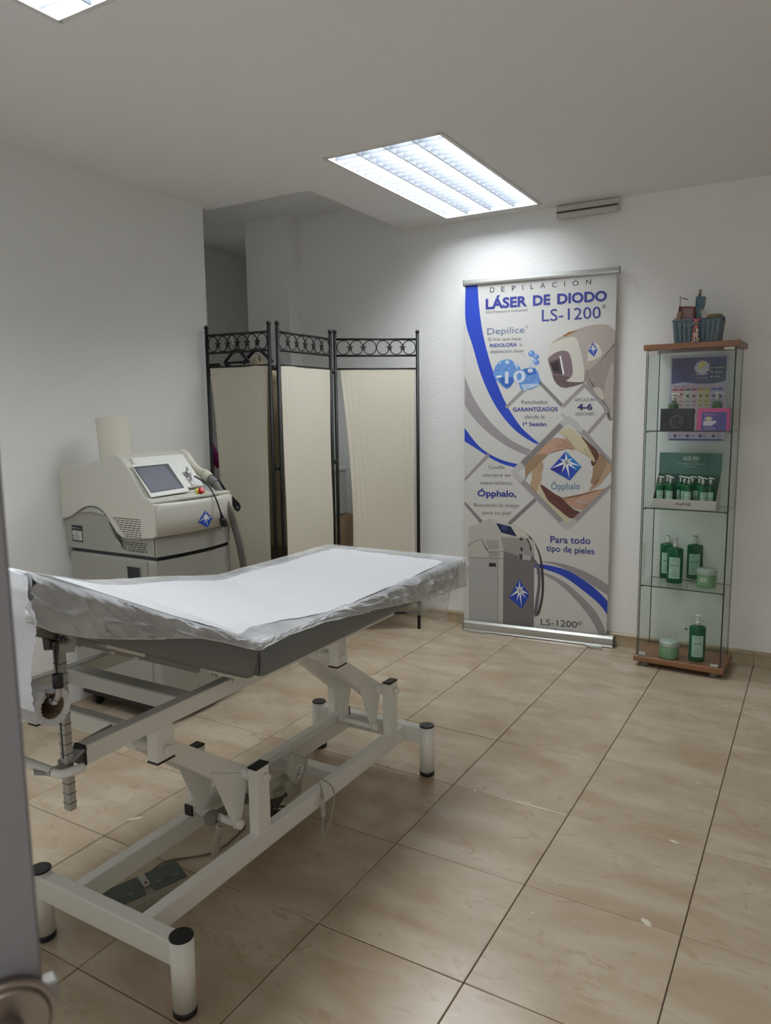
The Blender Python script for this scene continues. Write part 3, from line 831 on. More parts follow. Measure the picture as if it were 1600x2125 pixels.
# grip recess under the crest of the wave
bm = BM(); q = cr_([(-1.665, .868), (-1.61, .893), (-1.565, .897), (-1.525, .884), (-1.505, .866), (-1.55, .872), (-1.60, .874)], 3)
prism(bm, [Vector((x, Y0-.002, z)) for x, z in q], (0, .010, 0)); g_ = part('side_grip', bm, mat('grip_light_grey', srgb(166, 168, 162), .4), mc); bevelmod(g_, .003)
# bowed front: bulge that carries the mark
bm = BM()
def bulge(i, j):
    y = lerp(Y0+.0, Y1, i); b_ = .030*sin(pi*i)**.8
    z = [.795, .80, .86, .905, .928, .936][min(5, int(j*5+.5))]
    o_ = [.002, .010, .012, .012, .004, -.020][min(5, int(j*5+.5))]
    return Vector((X1+o_+b_*(1 if j < .9 else .6), y, z+.010*sin(pi*i)*0))
grid(bm, 24, 6, bulge)
rim = [Vector((X1+.002+.030*sin(pi*k/23)**.8, lerp(Y0, Y1, k/23), .795)) for k in range(24)]
bm.faces.new([bm.verts.new(v) for v in rim]+[bm.verts.new((X1-.01, Y1, .795)), bm.verts.new((X1-.01, Y0, .795))])
part('front_bulge', bm, CRM, mc, norm=True)
bm = BM()
for (z0, z1, dx) in ((.715, .793, .0), (.09, .698, -.004)):
    vs0 = [Vector((X1+dx+.028*sin(pi*k/23)**.8, lerp(Y0+.004, Y1-.004, k/23), z0)) for k in range(24)]+[Vector((X1-.012, Y1-.004, z0)), Vector((X1-.012, Y0+.004, z0))]
    b2 = BM(); prism(b2, vs0, (0, 0, z1-z0)); part('front_panel', b2, MGR, mc)
bm.free()
# curved ledge above the bulge
bm = BM()
led = [Vector((X1+.004+.034*sin(pi*k/23)**.9, lerp(Y0-.006, Y1+.006, k/23), .925+.006*sin(pi*k/23))) for k in range(24)]
prism(bm, led+[Vector((-1.30, Y1+.006, .93)), Vector((-1.30, Y0-.006, .93))], (0, 0, .014)); lo = part('front_ledge', bm, CRM, mc); bevelmod(lo, .005, 3)
# tilted control face
PA, PB = Vector((-1.262, 0, .962)), Vector((-1.378, 0, 1.104))
tdir = (PB-PA).normalized(); tn = Vector((-tdir.z, 0, tdir.x)); 
if tn.z < 0: tn = -tn
def face(px, py, h=0): 
    p = onp(px, py, PA+tn*.012, tn); return p+tn*h
bm = BM(); prism(bm, [PA+Vector((0, y, 0))+tdir*s for s, y in ((.0, Y0+.018), (.0, YU-.006), (.178, YU-.012), (.178, Y0+.03))], tn*.0125)
cf = part('control_face', bm, mat('machine_white', srgb(212, 212, 204), .35), mc); bevelmod(cf, .006, 3)
scr = [face(*q) for q in ((271, 966), (352, 957), (393, 1021), (313, 1034))]
bm = BM(); prism(bm, scr, tn*.006); fr = part('screen_frame', bm, mat('screen_frame_white', srgb(214, 214, 206), .4), mc); bevelmod(fr, .003, 2)
bm = BM(); prism(bm, [face(*q, .0062) for q in ((275, 971), (347, 964), (381, 1014), (312, 1025))], tn*.0004); sc_ = part('touch_screen', bm, mat('screen_bezel', srgb(8, 8, 12), .5), mc)
bm = BM(); prism(bm, [face(*q, .0068) for q in ((281, 975), (340, 968), (374, 1014), (312, 1023))], tn*.0003)
glm = mat('screen_glass', srgb(52, 57, 72), .45)
part('screen_glass', bm, glm, sc_)
# key switch with its keys
bm = BM(); c = face(387, 985); tube(bm, [c, c+tn*.010], .012, 20); ks = part('key_switch', bm, CHROME, mc)
bm = BM(); tube(bm, [c+tn*.009, c+tn*.018], .004, 10)
k0, k1 = face(383, 978, .018), face(399, 1008, .004)
bar(bm, c+tn*.014, face(381, 976, .022), .014, .003); bar(bm, face(386, 984, .016), k1, .006, .002); bar(bm, face(388, 986, .018), face(394, 1000, .008), .012, .002)
part('key', bm, CHROME, ks)
# emergency stop
bm = BM(); c = face(414, 1022); tube(bm, [c, c+tn*.003], .021, 26); es = part('stop_plate', bm, mat('stop_yellow', srgb(196, 196, 60), .5), mc, label='yellow round plate under the stop button')
bm = BM(); tube(bm, [c+tn*.003, c+tn*.012, c+tn*.0121, c+tn*.020, c+tn*.022], [.009, .009, .0135, .0135, .010], 24); part('stop_button', bm, mat('stop_red', srgb(190, 22, 40), .35), es, label='red mushroom stop button')
bm = BM()
for a in (0.6, 2.2, 3.9, 5.3):
    a1, b1 = frame_of(tn); p = c+tn*.0032+(a1*cos(a)+b1*sin(a))*.017; tube(bm, [p, p+tn*.0004], .003, 5)
part('stop_print', bm, mat('print_olive', srgb(110, 108, 40), .6), es)

# blue star mark, reused on machine and banner
BLUE = mat('logo_blue', srgb(28, 66, 168), .4); LBLU = mat('logo_light_blue', srgb(30, 120, 190), .4); DBLU = mat('logo_dark_blue', srgb(38, 36, 140), .4); LOGW = mat('logo_white', srgb(232, 234, 234), .5)
SIL = [(50, 0), (100, 47), (63, 91), (53, 91-12), (41, 80), (36, 70), (0, 55)]
SIL = [(50, 0), (100, 48), (63, 92), (0, 56)]
RAYS = [(51, 2), (3, 54), (37, 68), (62, 86), (84, 59), (97, 46), (72, 22), (30, 23)]
def star_mark(fn, parent, names=('star_mark', 'star_rays')):
    """fn maps the 100 x 92 drawing and a layer height to a point"""
    bm = BM(); bm.faces.new([bm.verts.new(fn(x, y, 0)) for x, y in SIL]); a = part(names[0], bm, BLUE, parent, local=parent.type != 'EMPTY', norm=False)
    c = (52, 33)
    if parent.type == 'EMPTY':
        bm = BM(); bm.faces.new([bm.verts.new(fn(x, y, 1)) for x, y in ((50, 0), (100, 48), (84, 60), c)]); part('star_mark_light', bm, LBLU, parent, norm=False)
        bm = BM(); bm.faces.new([bm.verts.new(fn(x, y, 1)) for x, y in (c, (36, 74), (0, 56))]); part('star_mark_dark', bm, DBLU, parent, norm=False)
    bm = BM()
    for tx, ty in RAYS:
        d = Vector((tx-c[0], ty-c[1], 0)); L = d.length; nrm = Vector((-d.y, d.x, 0))/L
        w_ = 5.5
        P = [(c[0]+nrm.x*w_, c[1]+nrm.y*w_), (tx, ty), (c[0]-nrm.x*w_, c[1]-nrm.y*w_)]
        bm.faces.new([bm.verts.new(fn(x, y, 2)) for x, y in P])
    part(names[1], bm, LOGW, parent, local=parent.type != 'EMPTY', norm=False)
o_ = Vector((X1+.0405, .865, .86))
def fmach(x, y, l):
    yy = lerp(.832, .918, x/100); t = (yy-Y0)/(Y1-Y0)
    return Vector((X1+.0135+.030*sin(pi*t)**.8+.0005*l, yy, .878-y/92*.075))
lg = part('mark_patch', (lambda b_: (b_.faces.new([b_.verts.new(fmach(x, y, -.4)) for x, y in SIL]), b_)[1])(BM()), LOGW, mc, norm=False)
star_mark(fmach, lg)

# vent slots
SLOT = mat('vent_dark', srgb(28, 28, 26), .8)
def slots(rows, fnx, y, name='vent_slots'):
    bm = BM()
    for (xa, xb, z, off) in rows:
        x = xa-off
        while x < xb:
            a, b_ = max(x, xa), min(x+.020, xb)
            if b_-a > .002: box(bm, a, b_, y-.0012, y+.004, z-.0012, z+.0012)
            x += .026
    o = part(name, bm, SLOT, mc); o['kind'] = 'stuff'
slots([(-1.445+.008*k, -1.285, .862-.0088*k, .013*(k % 2)) for k in range(9)], None, Y0-.008)
slots([(-1.385+.002*k, -1.270, .764-.0085*k, .010*(k % 3)) for k in range(5)], None, Y0+.0035)
bm = BM()
for k in range(5):
    P = smooth_pts([(-1.468+.008*k-.02, Y0+.003, .840-.014*k), (-1.44+.004*k, Y0+.003, .800-.010*k), (-1.41, Y0+.003, .772-.0085*k), (-1.388, Y0+.003, .7655-.0085*k)], 5)
    tube(bm, P, .0012, 5)
o = part('vent_lines', bm, SLOT, mc); o['kind'] = 'stuff'
# rating plate
bm = BM(); box(bm, -1.724, -1.656, Y0+.0028, Y0+.0045, .742, .812); rp = part('rating_plate', bm, mat('plate_black', srgb(20, 22, 26), .5), mc)
bm = BM(); box(bm, -1.720, -1.660, Y0+.0022, Y0+.003, .748, .789); part('plate_panel', bm, mat('plate_white', srgb(196, 196, 190), .5), rp)
def tx(name, s, p, ux, uy, W_, Hc, m, parent, bold=0, nrm=None, centre=False):
    """flat lettering: p baseline start, ux/uy unit directions, W_ width, Hc cap height"""
    V, Fc = text_mesh(s, bold); bm = BM()
    p = Vector(p); ux = Vector(ux); uy = Vector(uy)
    vs = [bm.verts.new(p+ux*(x*W_)+uy*(y*Hc)) for x, y in V]
    for f in Fc:
        try: bm.faces.new([vs[i] for i in f])
        except ValueError: pass
    return part(name, bm, m, parent, norm=False)
PW = mat('print_white', srgb(220, 220, 220), .5); PD = mat('print_dark', srgb(45, 45, 45), .6)
bm = BM(); bm.faces.new([bm.verts.new((x, Y0+.0022, z)) for x, z in ((-1.716, .801), (-1.712, .806), (-1.708, .801), (-1.712, .796))]); part('plate_symbol', bm, PW, rp, norm=False)
tx('lettering', 'Ópphalo', (-1.705, Y0+.002, .799), (1, 0, 0), (0, 0, 1), .020, .004, PW, rp)
tx('lettering', 'LS-1200', (-1.680, Y0+.002, .799), (1, 0, 0), (0, 0, 1), .016, .003, PW, rp)
bm = BM()
random.seed(3)
for k in range(8): box(bm, -1.705, -1.705+.02+.022*random.random(), Y0+.0018, Y0+.0024, .7505+.0046*k, .7517+.0046*k)
box(bm, -1.718, -1.710, Y0+.0018, Y0+.0024, .751, .757); tube(bm, [(-1.714, Y0+.0022, .766), (-1.714, Y0+.0018, .766)], .004, 12)
part('plate_print', bm, PD, rp)
bm = BM(); box(bm, -1.720, -1.660, Y0+.0018, Y0+.0026, .792, .7935); part('plate_rule', bm, mat('plate_grey', srgb(90, 92, 96), .5), rp)

# base plinth and castors
bm = BM(); box(bm, X0+.03, X1-.02, Y0+.015, Y1-.015, .060, .086); part('plinth', bm, BLACKP, mc)
for x in (X0+.07, X1-.06):
    for y in (Y0+.06, Y1-.06):
        bm = BM(); box(bm, x-.016, x+.016, y-.018, y+.018, .045, .061, .004, 2); bar(bm, (x-.012, y, .05), (x-.02, y, .025), .004, .02); ca = part('castor', bm, BLACKP, mc)
        bm = BM(); tube(bm, [(x-.012, y, .0235), (x+.012, y, .0235)], .0235, 20); part('wheel', bm, mat('castor_tyre', srgb(34, 34, 36), .6), ca)
# coiled black foot pedal cable lump at the castor
# holder cup on the right edge with handpiece
YG = 1.045
HP = mat('handpiece_ivory', srgb(206, 202, 186), .3)
hpP = [aty(*q, YG) for q in ((374, 944), (384, 946), (393, 957), (404, 970), (418, 981), (430, 990))]
hand = root('laser_handpiece', 'cream laser handpiece on a thick grey hose resting beside the machine screen', 'handpiece', tuple(aty(378, 950, YG)))
bm = BM(); tube(bm, smooth_pts(hpP, 5), [.020, .024, .026, .026, .0255, .025, .0245, .024, .0235, .023, .022, .021, .0205, .020, .0195, .019, .0185, .018, .018, .018, .0182, .0185, .019, .0195, .020, .020][:len(smooth_pts(hpP, 5))], 20); part('handle', bm, HP, hand)
bm = BM(); a, b_ = aty(375, 945, YG), aty(383, 938, YG); tube(bm, [aty(388, 952, YG), aty(378, 942, YG), aty(375, 939, YG)], [.020, .026, .023], 20); part('treatment_head', bm, HP, hand)
bm = BM(); a, b_ = aty(424, 984, YG), aty(436, 993, YG); tube(bm, [a, a.lerp(b_, .4), b_], [.024, .0245, .022], 20); p = aty(428, 977, YG); bar(bm, aty(422, 975, YG), aty(434, 984, YG), .03, .010, bev=.003); part('hose_collar', bm, mat('collar_cream', srgb(200, 198, 176), .35), hand)
hz = [aty(436, 993, YG), aty(446, 1003, YG), aty(460, 1025, YG), aty(474, 1055, YG), aty(486, 1090, YG+.03), aty(497, 1130, YG+.045), aty(506, 1180, YG+.08)]
tail = [Vector((hz[-1].x+.015, YG+.08, .40)), Vector((hz[-1].x+.0, YG+.09, .20)), Vector((hz[-1].x-.05, YG+.10, .06)), Vector((hz[-1].x-.14, YG+.11, .03)), Vector((-1.50, YG+.12, .03))]
bm = BM(); pts = smooth_pts(hz+tail, 8); tube(bm, pts, .0155, 16); part('hose', bm, mat('hose_grey', srgb(98, 96, 90), .6), hand)
bm = BM(); tube(bm, pts[:9], .0185, 16); part('hose_sleeve', bm, mat('sleeve_grey', srgb(106, 108, 108), .5), hand)
# holder
bm = BM(); q = aty(415, 1000, 1.075)
prism(bm, [Vector((-1.43, YU+.002, 1.00)), Vector((-1.35, YU+.002, .985)), Vector((-1.27, YU+.002, .955)), Vector((-1.24, YU+.002, .935)), Vector((-1.40, YU+.002, .93))], (0, .09, 0)); ho = part('handpiece_holder', bm, mat('holder_grey', srgb(150, 154, 146), .4), mc); bevelmod(ho, .006, 3)
# mains lead hanging over the front
pc = root('mains_lead', 'black mains lead with two-pin plug hanging over the machine front', 'power lead', tuple(atx(430, 1000, X1)))
PL_ = [onp(403, 988, PA+tn*.03, tn), onp(412, 993, PA+tn*.035, tn), onp(428, 1003, PA+tn*.035, tn), atx(440, 1019, -1.19), atx(450, 1040, -1.165), atx(458, 1064, -1.155)]
bm = BM(); tube(bm, smooth_pts(PL_, 6), .0036, 8); part('cable', bm, BLACKP, pc)
a, b_, c, d = [atx(*q, -1.155) for q in ((458, 1064), (461, 1074), (464.5, 1086), (465.5, 1092))]
bm = BM(); tube(bm, [a, b_], [.005, .007], 10); tube(bm, [b_, b_.lerp(c, .25), c, d], [.010, .0165, .018, .015], 18, flat=.8); plg = part('plug', bm, BLACKP, pc)
for s_ in (-1, 1):
    e1 = d+Vector((0, s_*.0095, -.001)); bm = BM(); tube(bm, [e1, e1+Vector((0, 0, -.016))], .0024, 8); part('pin', bm, CHROME, plg, local=True)
# black strap with tag behind the hose
bm = BM(); prism(bm, [aty(*q, 1.13) for q in ((451, 993), (456, 997), (470, 1018), (497, 1045), (499, 1054), (494, 1062), (487, 1058), (478, 1040), (462, 1015))], (0, .003, 0))
tg_ = single('strap_tag', bm, mat('strap_black', srgb(18, 18, 24), .7), 'black fabric strap hanging behind the grey hose', 'strap')
bm = BM(); c = aty(493, 1053, 1.1285); tube(bm, [c, c+Vector((0, -.0004, 0))], .006, 12); part('tag_print', bm, mat('print_lilac', srgb(120, 116, 140), .6), tg_)
# white roll standing on the hood behind the screen
rp_ = root('paper_towel_roll', 'tall white paper roll standing on top of the machine', 'paper roll', (-1.625, .82, 1.07))
rb = aty(232, 956, .82); rt = aty(228, 870, .82)
bm = BM(); ax = Vector((-.10, 0, 1)).normalized(); c0_ = Vector((-1.622, .82, 1.085)); h_ = .182; R0 = .071
lo_ = [c0_-ax*.03, c0_, c0_+ax*(h_-.004), c0_+ax*h_]
tube(bm, lo_, [R0, R0, R0, R0-.003], 40); part('towel_winding', bm, mat('towel_paper', srgb(218, 214, 200), .85, bump=.5, bump_s=160), rp_)
bm = BM(); tube(bm, [c0_+ax*(h_-.02), c0_+ax*(h_+.0005)], .02, 20); part('core', bm, mat('core_dark', srgb(120, 104, 84), .8), rp_)
# thin wall stays: cable socket in the wall below the couch line
# ================================================================== FOLDING SCREEN
sc = root('folding_screen', 'three-panel folding screen, black metal frame with star and ring frieze and cream cloths', 'room divider', (-1.30, 1.95, 0))
IRON = mat('black_iron', srgb(10, 9, 9), .6)
CL1 = mat('screen_cloth', srgb(204, 199, 182), .85, noise_s=6, noise_a=.04, bump=.3, bump_s=60)
nt = CL1.node_tree
P_ = [((-1.764, 1.552), (-1.372, 1.577)), ((-1.337, 1.600), (-1.352, 2.085)), ((-1.337, 2.108), (-.965, 2.385))]
ZT_ = 1.705
for pi_, (a, b_) in enumerate(P_):
    a = Vector((*a, 0)); b_ = Vector((*b_, 0)); d = (b_-a); L = d.length; u = d.normalized()
    fr_ = part('panel_frame', (lambda q: (tube(q, [a, a+Vector((0, 0, ZT_))], .0095, 12), q)[1])(BM()), IRON, sc)
    o = part('post', (lambda q: (tube(q, [b_, b_+Vector((0, 0, ZT_))], .0095, 12), q)[1])(BM()), IRON, fr_)
    for p in (a, b_):
        bm = BM(); lathe(bm, [(.001, 0), (.009, .003), (.0125, .012), (.009, .021), (.001, .024)], (p.x, p.y, ZT_), 14); part('finial', bm, IRON, fr_)
    for z in (1.677, 1.587, .10):
        bm = BM(); tube(bm, [a+Vector((0, 0, z)), b_+Vector((0, 0, z))], .0062, 10); part('rail', bm, IRON, fr_)
    nrm = Vector((-u.y, u.x, 0))
    nr = 6; w_ = (L-.02)/nr; r_ = min(.038, w_/2)
    for k in range(nr):
        c = a+u*(.01+w_*(k+.5))+Vector((0, 0, 1.632)); bm = BM()
        P = [c+u*(cos(t*2*pi/28)*(w_/2-.001))+Vector((0, 0, sin(t*2*pi/28)*.038)) for t in range(29)]
        tube(bm, P, .0027, 6, cap=False); part('ring', bm, IRON, fr_)
        if k and not (pi_ == 2 and k == 3) :
            c = a+u*(.01+w_*k)+Vector((0, 0, 1.631)); bm = BM()
            P = [c-nrm*.003+(u*sin(t*pi/5)+Vector((0, 0, cos(t*pi/5))))*(.021 if t % 2 == 0 else .009) for t in range(10)]
            prism(bm, P, nrm*.006); part('star', bm, IRON, fr_)
    # cloth rods and cloth, narrower than the frame, pulled in at the middle
    for z in (1.515, .16):
        bm = BM(); tube(bm, [a+Vector((0, 0, z)), b_+Vector((0, 0, z))], .0045, 8); part('cloth_rod', bm, IRON, fr_)
    l0, l1, lm, r0_, r1_ = ((.012, .050, 0, .018, .030), (.022, .028, 0, .010, .014), (.026, .085, 0, .016, .022))[pi_]
    bm = BM()
    def cl(i, j):
        z = lerp(1.520, .155, j); s = sin(min(1, j*2.2)*pi/2)
        xa_ = lerp(l0, l1, s) if pi_ != 2 else l0+(l1-l0)*(sin(min(1, j*1.5)*pi/2)*(1-.18*max(0, j-.55)))
        xb_ = L-lerp(r0_, r1_, s)
        edge = abs(i-.5)*2
        w1 = .0012*sin(i*70+noise.noise(Vector((i*6, j*2, pi_)))*5)*min(1, j*6+.15)*(.08+edge**4)
        return a+u*lerp(xa_, xb_, i)+nrm*(w1+.008*noise.noise(Vector((i*2, j*2.5, pi_*7))))+Vector((0, 0, z-.012*sin(pi*i)*(1-j)))
    grid(bm, 70, 40, cl); clo = part('cloth', bm, CL1, fr_)
    bm = BM()
    for k in range(2):
        grid(bm, 40, 2, lambda i, j: cl(i, (.0 if k == 0 else .972)+.016*j)+nrm*(-.0015)+Vector((0, 0, .002)))
    bm.free()
bm = BM()
for z in (.35, 1.0, 1.5):
    tube(bm, [(-1.354, 1.589, z-.012), (-1.354, 1.589, z+.012)], .012, 10)
    tube(bm, [(-1.345, 2.097, z-.012), (-1.345, 2.097, z+.012)], .012, 10)
o = part('hinges', bm, IRON, sc); o['kind'] = 'stuff'

# ------------------------------------------------------------------ behind the screen: coat rack, coats, stacked things
rk = root('coat_rack', 'black wall coat rack with ball-ended pegs, half hidden behind the screen', 'coat rack', (-1.86, 1.68, 1.36))
bm = BM(); box(bm, -2.30, -1.74, 1.612, 1.626, 1.50, 1.54, .003); part('rail', bm, IRON, rk)
for x in (-1.80, -2.0):
    bm = BM(); tube(bm, [(x, 1.625, 1.52), (x, 1.70, 1.50), (x+.0, 1.74, 1.53)], .006, 8); pg = part('peg', bm, IRON, rk)
    bm = BM(); lathe(bm, [(.001, -.017), (.012, -.012), (.017, 0), (.012, .012), (.001, .017)], (x, 1.745, 1.54), 14); part('knob', bm, IRON, pg)
bk_ = aty(424, 772, 1.62); bm = BM(); lathe(bm, [(.001, -.015), (.011, -.011), (.0155, 0), (.011, .011), (.001, .015)], tuple(bk_), 16); tube(bm, [bk_, bk_+Vector((.045, .02, .0))], .006, 8); tube(bm, [bk_+Vector((0, 0, -.018)), bk_+Vector((.06, .02, -.018))], .004, 8); part('knob', bm, IRON, rk)
bm = BM(); tube(bm, [bk_+Vector((.045, .02, 0)), Vector((bk_.x+.05, 1.64, 1.5)), Vector((-1.80, 1.64, 1.52))], .005, 8); part('arm', bm, IRON, rk)
CT = mat('coat_beige', srgb(176, 164, 136), .85, bump=.4, bump_s=40); CT2 = mat('coat_tan', srgb(132, 108, 84), .9, bump=.4, bump_s=40)
def coat(name, label, cx, cy, zt, w0, w1, z0, m, cat='coat', ang=0.0, dep=.05, hang=True):
    r_ = root(name, label, cat, (cx, cy, zt-.6))
    u = Vector((cos(ang), sin(ang), 0)); v = Vector((-sin(ang), cos(ang), 0))
    bm = BM(); c = Vector((cx, cy, 0))
    K = 40
    rings = []
    for j in range(26):
        t = j/25; z = lerp(zt, z0, t)
        hw = w0*min(1, .12+math.sqrt(min(1, t*7))) if t < .15 else lerp(w0, w1, (t-.15)/.85)
        dd_ = dep*(.35+.65*min(1, t*4))
        ring = []
        for k in range(K):
            a = 2*pi*k/K
            rr_ = 1+.10*sin(a*7+noise.noise(Vector((cos(a)*2, sin(a)*2, t*2)))*4)*min(1, t*3)
            p = c+u*(cos(a)*hw*rr_)+v*(sin(a)*dd_*rr_)+Vector((0, 0, z-abs(cos(a))*w0*.38*(1-min(1, t*3))))
            ring.append(bm.verts.new(p))
        rings.append(ring)
    for j in range(25):
        for k in range(K):
            f = bm.faces.new((rings[j][k], rings[j][(k+1) % K], rings[j+1][(k+1) % K], rings[j+1][k])); f.smooth = True
    bm.faces.new(rings[0]); bm.faces.new(rings[-1][::-1]); part('coat_body', bm, m, r_)
    bm = BM(); tube(bm, smooth_pts([c+u*(w0*.5)+Vector((0, 0, zt-.05)), c+Vector((0, 0, zt+.02)), c-u*(w0*.5)+Vector((0, 0, zt-.05))], 4), .010, 8)
    hk = smooth_pts([c+Vector((0, 0, zt+.015)), c+Vector((0, 0, zt+.055)), c+u*.02+Vector((0, 0, zt+.085)), c+u*.0+Vector((0, 0, zt+.105)), c-u*.022+Vector((0, 0, zt+.088))], 4)
    part('coat_hanger', bm, BLACKP, r_)
    bm = BM(); tube(bm, hk, .0028, 6); part('hanger_hook', bm, CHROME, r_)
    return r_
coat('coat', 'beige coat on a black hanger behind the left cloth of the screen', -1.66, 1.83, 1.60, .20, .25, .55, CT)
coat('coat', 'tan garment hanging behind the gap between the left and middle screen cloths', -1.53, 1.98, 1.40, .09, .10, .70, CT2, dep=.04)
# white hanger hook seen through the frieze
hq = root('clothes_hanger', 'black clothes hanger with a bright wire hook seen through the left frieze', 'clothes hanger', (-1.66, 1.72, 1.56))
h0 = aty(490, 722, 1.66)
bm = BM(); tube(bm, smooth_pts([h0+Vector((-.085, 0, -.075)), h0+Vector((-.035, 0, -.030)), h0+Vector((0, 0, -.008)), h0+Vector((.035, 0, -.030)), h0+Vector((.085, 0, -.075))], 4), .008, 8); tube(bm, [h0+Vector((-.085, 0, -.075)), h0+Vector((.085, 0, -.075))], .006, 8); part('hanger_body', bm, BLACKP, hq)
bm = BM(); tube(bm, smooth_pts([h0+Vector((0, 0, -.06)), h0+Vector((-.004, 0, 0)), h0+Vector((.010, 0, .014)), h0+Vector((0, 0, .028)), h0+Vector((-.02, 0, .020)), h0+Vector((-.03, .0, .07))], 4), .0022, 6); part('wire_hook', bm, mat('wire_white', srgb(206, 206, 210), .3), hq)
# magenta bag strap
m0, m1 = aty(437, 922, 1.66), aty(447, 968, 1.66)
bm = BM(); prism(bm, [aty(*q, 1.765) for q in ((434, 918), (437, 925), (449, 950), (449, 972), (440, 958), (434, 935))], (0, .03, 0)); tube(bm, [aty(431, 928, 1.78), aty(429, 850, 1.72), bk_+Vector((.02, .012, -.004))], .003, 6); single('magenta_scarf', bm, mat('magenta_cloth', srgb(122, 20, 92), .8), 'magenta strip of cloth hanging beside the left screen post', 'scarf')
# small shelf unit with storage box
su = root('shelf_unit', 'low wooden shelf unit behind the folding screen', 'shelf', (-1.70, 2.20, 0))
WD = mat('dull_wood', srgb(150, 128, 98), .6, noise_s=12, noise_a=.15)
for z in (.02, .33, .64):
    bm = BM(); box(bm, -1.90, -1.42, 2.05, 2.40, z, z+.02); part('shelf_board', bm, WD, su)
for x in (-1.92, -1.42):
    bm = BM(); box(bm, x, x+.02, 2.05, 2.40, 0, .66); part('side_board', bm, WD, su)
sb = root('storage_box', 'pale grey storage box on the shelf unit behind the screen', 'box', (-1.64, 2.2, .66))
bm = BM(); box(bm, -1.86, -1.44, 2.08, 2.36, .662, .93, .01, 2); part('box_body', bm, mat('box_pale', srgb(186, 190, 190), .4), sb)
bm = BM(); box(bm, -1.87, -1.43, 2.07, 2.37, .93, .95, .005); part('box_lid', bm, mat('box_lid', srgb(206, 206, 204), .4), sb)
# ================================================================== ROLL-UP BANNER
BLp, BRp = Vector((-.719, 2.477, 0)), Vector((.119, 2.551, 0))
bu = (BRp-BLp).normalized(); bn = Vector((bu.y, -bu.x, 0))           # bn points into the room
BC = (BLp+BRp)/2
ban = root('roll_up_banner', 'tall printed roll-up banner with blue swooshes and laser lettering, in a silver base', 'banner', tuple(BC))
ALU = mat('brushed_aluminium', srgb(188, 188, 182), .32, .75, noise_s=4, noise_a=.05)
LB = (BRp-BLp).length
def bp(s, t, z): return BLp+bu*s+bn*t+Vector((0, 0, z))            # s along the base, t towards the room
prof = [(0, .012), (.004, .004), (-.02, .002), (-.090, .004), (-.098, .02), (-.085, .045), (-.055, .058), (-.038, .060), (-.034, .052), (-.028, .052), (-.026, .060), (-.012, .060), (-.002, .048), (0, .030)]
bm = BM(); prism(bm, [bp(0, t, z) for t, z in prof], bu*LB); part('base_casing', bm, ALU, ban)
for s in (-.006, LB):
    bm = BM(); prism(bm, [bp(s, t, z) for t, z in prof], bu*.006); part('base_end_cap', bm, mat('end_cap_grey', srgb(96, 98, 100), .4), ban)
for s0, s1 in ((.035, .11), (LB-.17, LB-.07)):
    bm = BM(); prism(bm, [bp(s0, -.02, .0008), bp(s1, -.02, .0008), bp(s1+.03*(1 if s0 > .3 else 1), .050 if s0 > .3 else .025, .0008), bp(s0+.07*(1 if s0 > .3 else 0), .052 if s0 > .3 else .028, .0008)], (0, 0, .005)); part('swivel_foot', bm, ALU, ban)
TS_ = -.031            # print hangs in this plane
P0b = BLp+bn*TS_
def bf(px, py, l=0):   # point of the print under a sight line, raised l layers
    return onp(px, py, P0b, bn)+bn*(.0003*l)
tl, tr, bl, br = bf(965, 585), bf(1281, 557), bf(963, 1295), bf(1268, 1332)
zt_ = (tl.z+tr.z)/2
sL = (bl-BLp).dot(bu); sR = (tr-BLp).dot(bu)
SHEET = mat('banner_print_white', srgb(206, 205, 201), .45)
bm = BM(); q = [bp(sL, TS_, .05), bp(sR, TS_, .05), bp(sR, TS_, 1.972), bp(sL, TS_, 1.972)]
prism(bm, q, -bn*.0008); sheet = part('print_sheet', bm, SHEET, ban)
bm = BM(); prism(bm, [bp(sL-.004, a, z) for a, z in ((TS_-.010, 1.962), (TS_+.010, 1.962), (TS_+.012, 1.972), (TS_+.010, 1.990), (TS_-.010, 1.990))], bu*(sR-sL+.016)); rl = part('top_rail', bm, ALU, ban)
for s in (sL-.007, sR+.012):
    bm = BM(); prism(bm, [bp(s, a, z) for a, z in ((TS_-.011, 1.960), (TS_+.013, 1.960), (TS_+.013, 1.992), (TS_-.011, 1.992))], bu*.003); part('rail_end_cap', bm, mat('end_cap_grey', srgb(96, 98, 100), .4), rl)
bm = BM(); tube(bm, [bp(LB/2, TS_-.02, .01), bp(LB/2, TS_-.02, 1.97)], .008, 10); part('support_pole', bm, ALU, ban)

c6 = lambda x, y: (940+x/4.4444, 530+y/4.4444)
c7 = lambda x, y: (940+x/4.4444, 930+y/4.4444)
c8 = lambda x, y: (1090+x/8, 890+y/8)
def inside(p):
    s = (p-P0b).dot(bu)
    return max(sL+.0005, min(sR-.0005, s))
def clampb(p):
    s = (p-P0b).dot(bu); d = max(sL+.0006, min(sR-.0006, s))-s
    return p+bu*d
def shape(name, pts, m, l, crop=None, curve=0, parent=None, closed=True):
    P = [Vector((*crop(*q), 0)) if crop else Vector((*q, 0)) for q in pts]
    if curve: P = smooth_pts(P, curve, closed=closed)
    bm = BM(); vs = []
    for p in P:
        v = clampb(bf(p.x, p.y, l)); v.z = max(v.z, .052)
        vs.append(bm.verts.new(v))
    bm.faces.new(vs); bmesh.ops.triangulate(bm, faces=bm.faces)
    return part(name, bm, m, parent or sheet, norm=False)
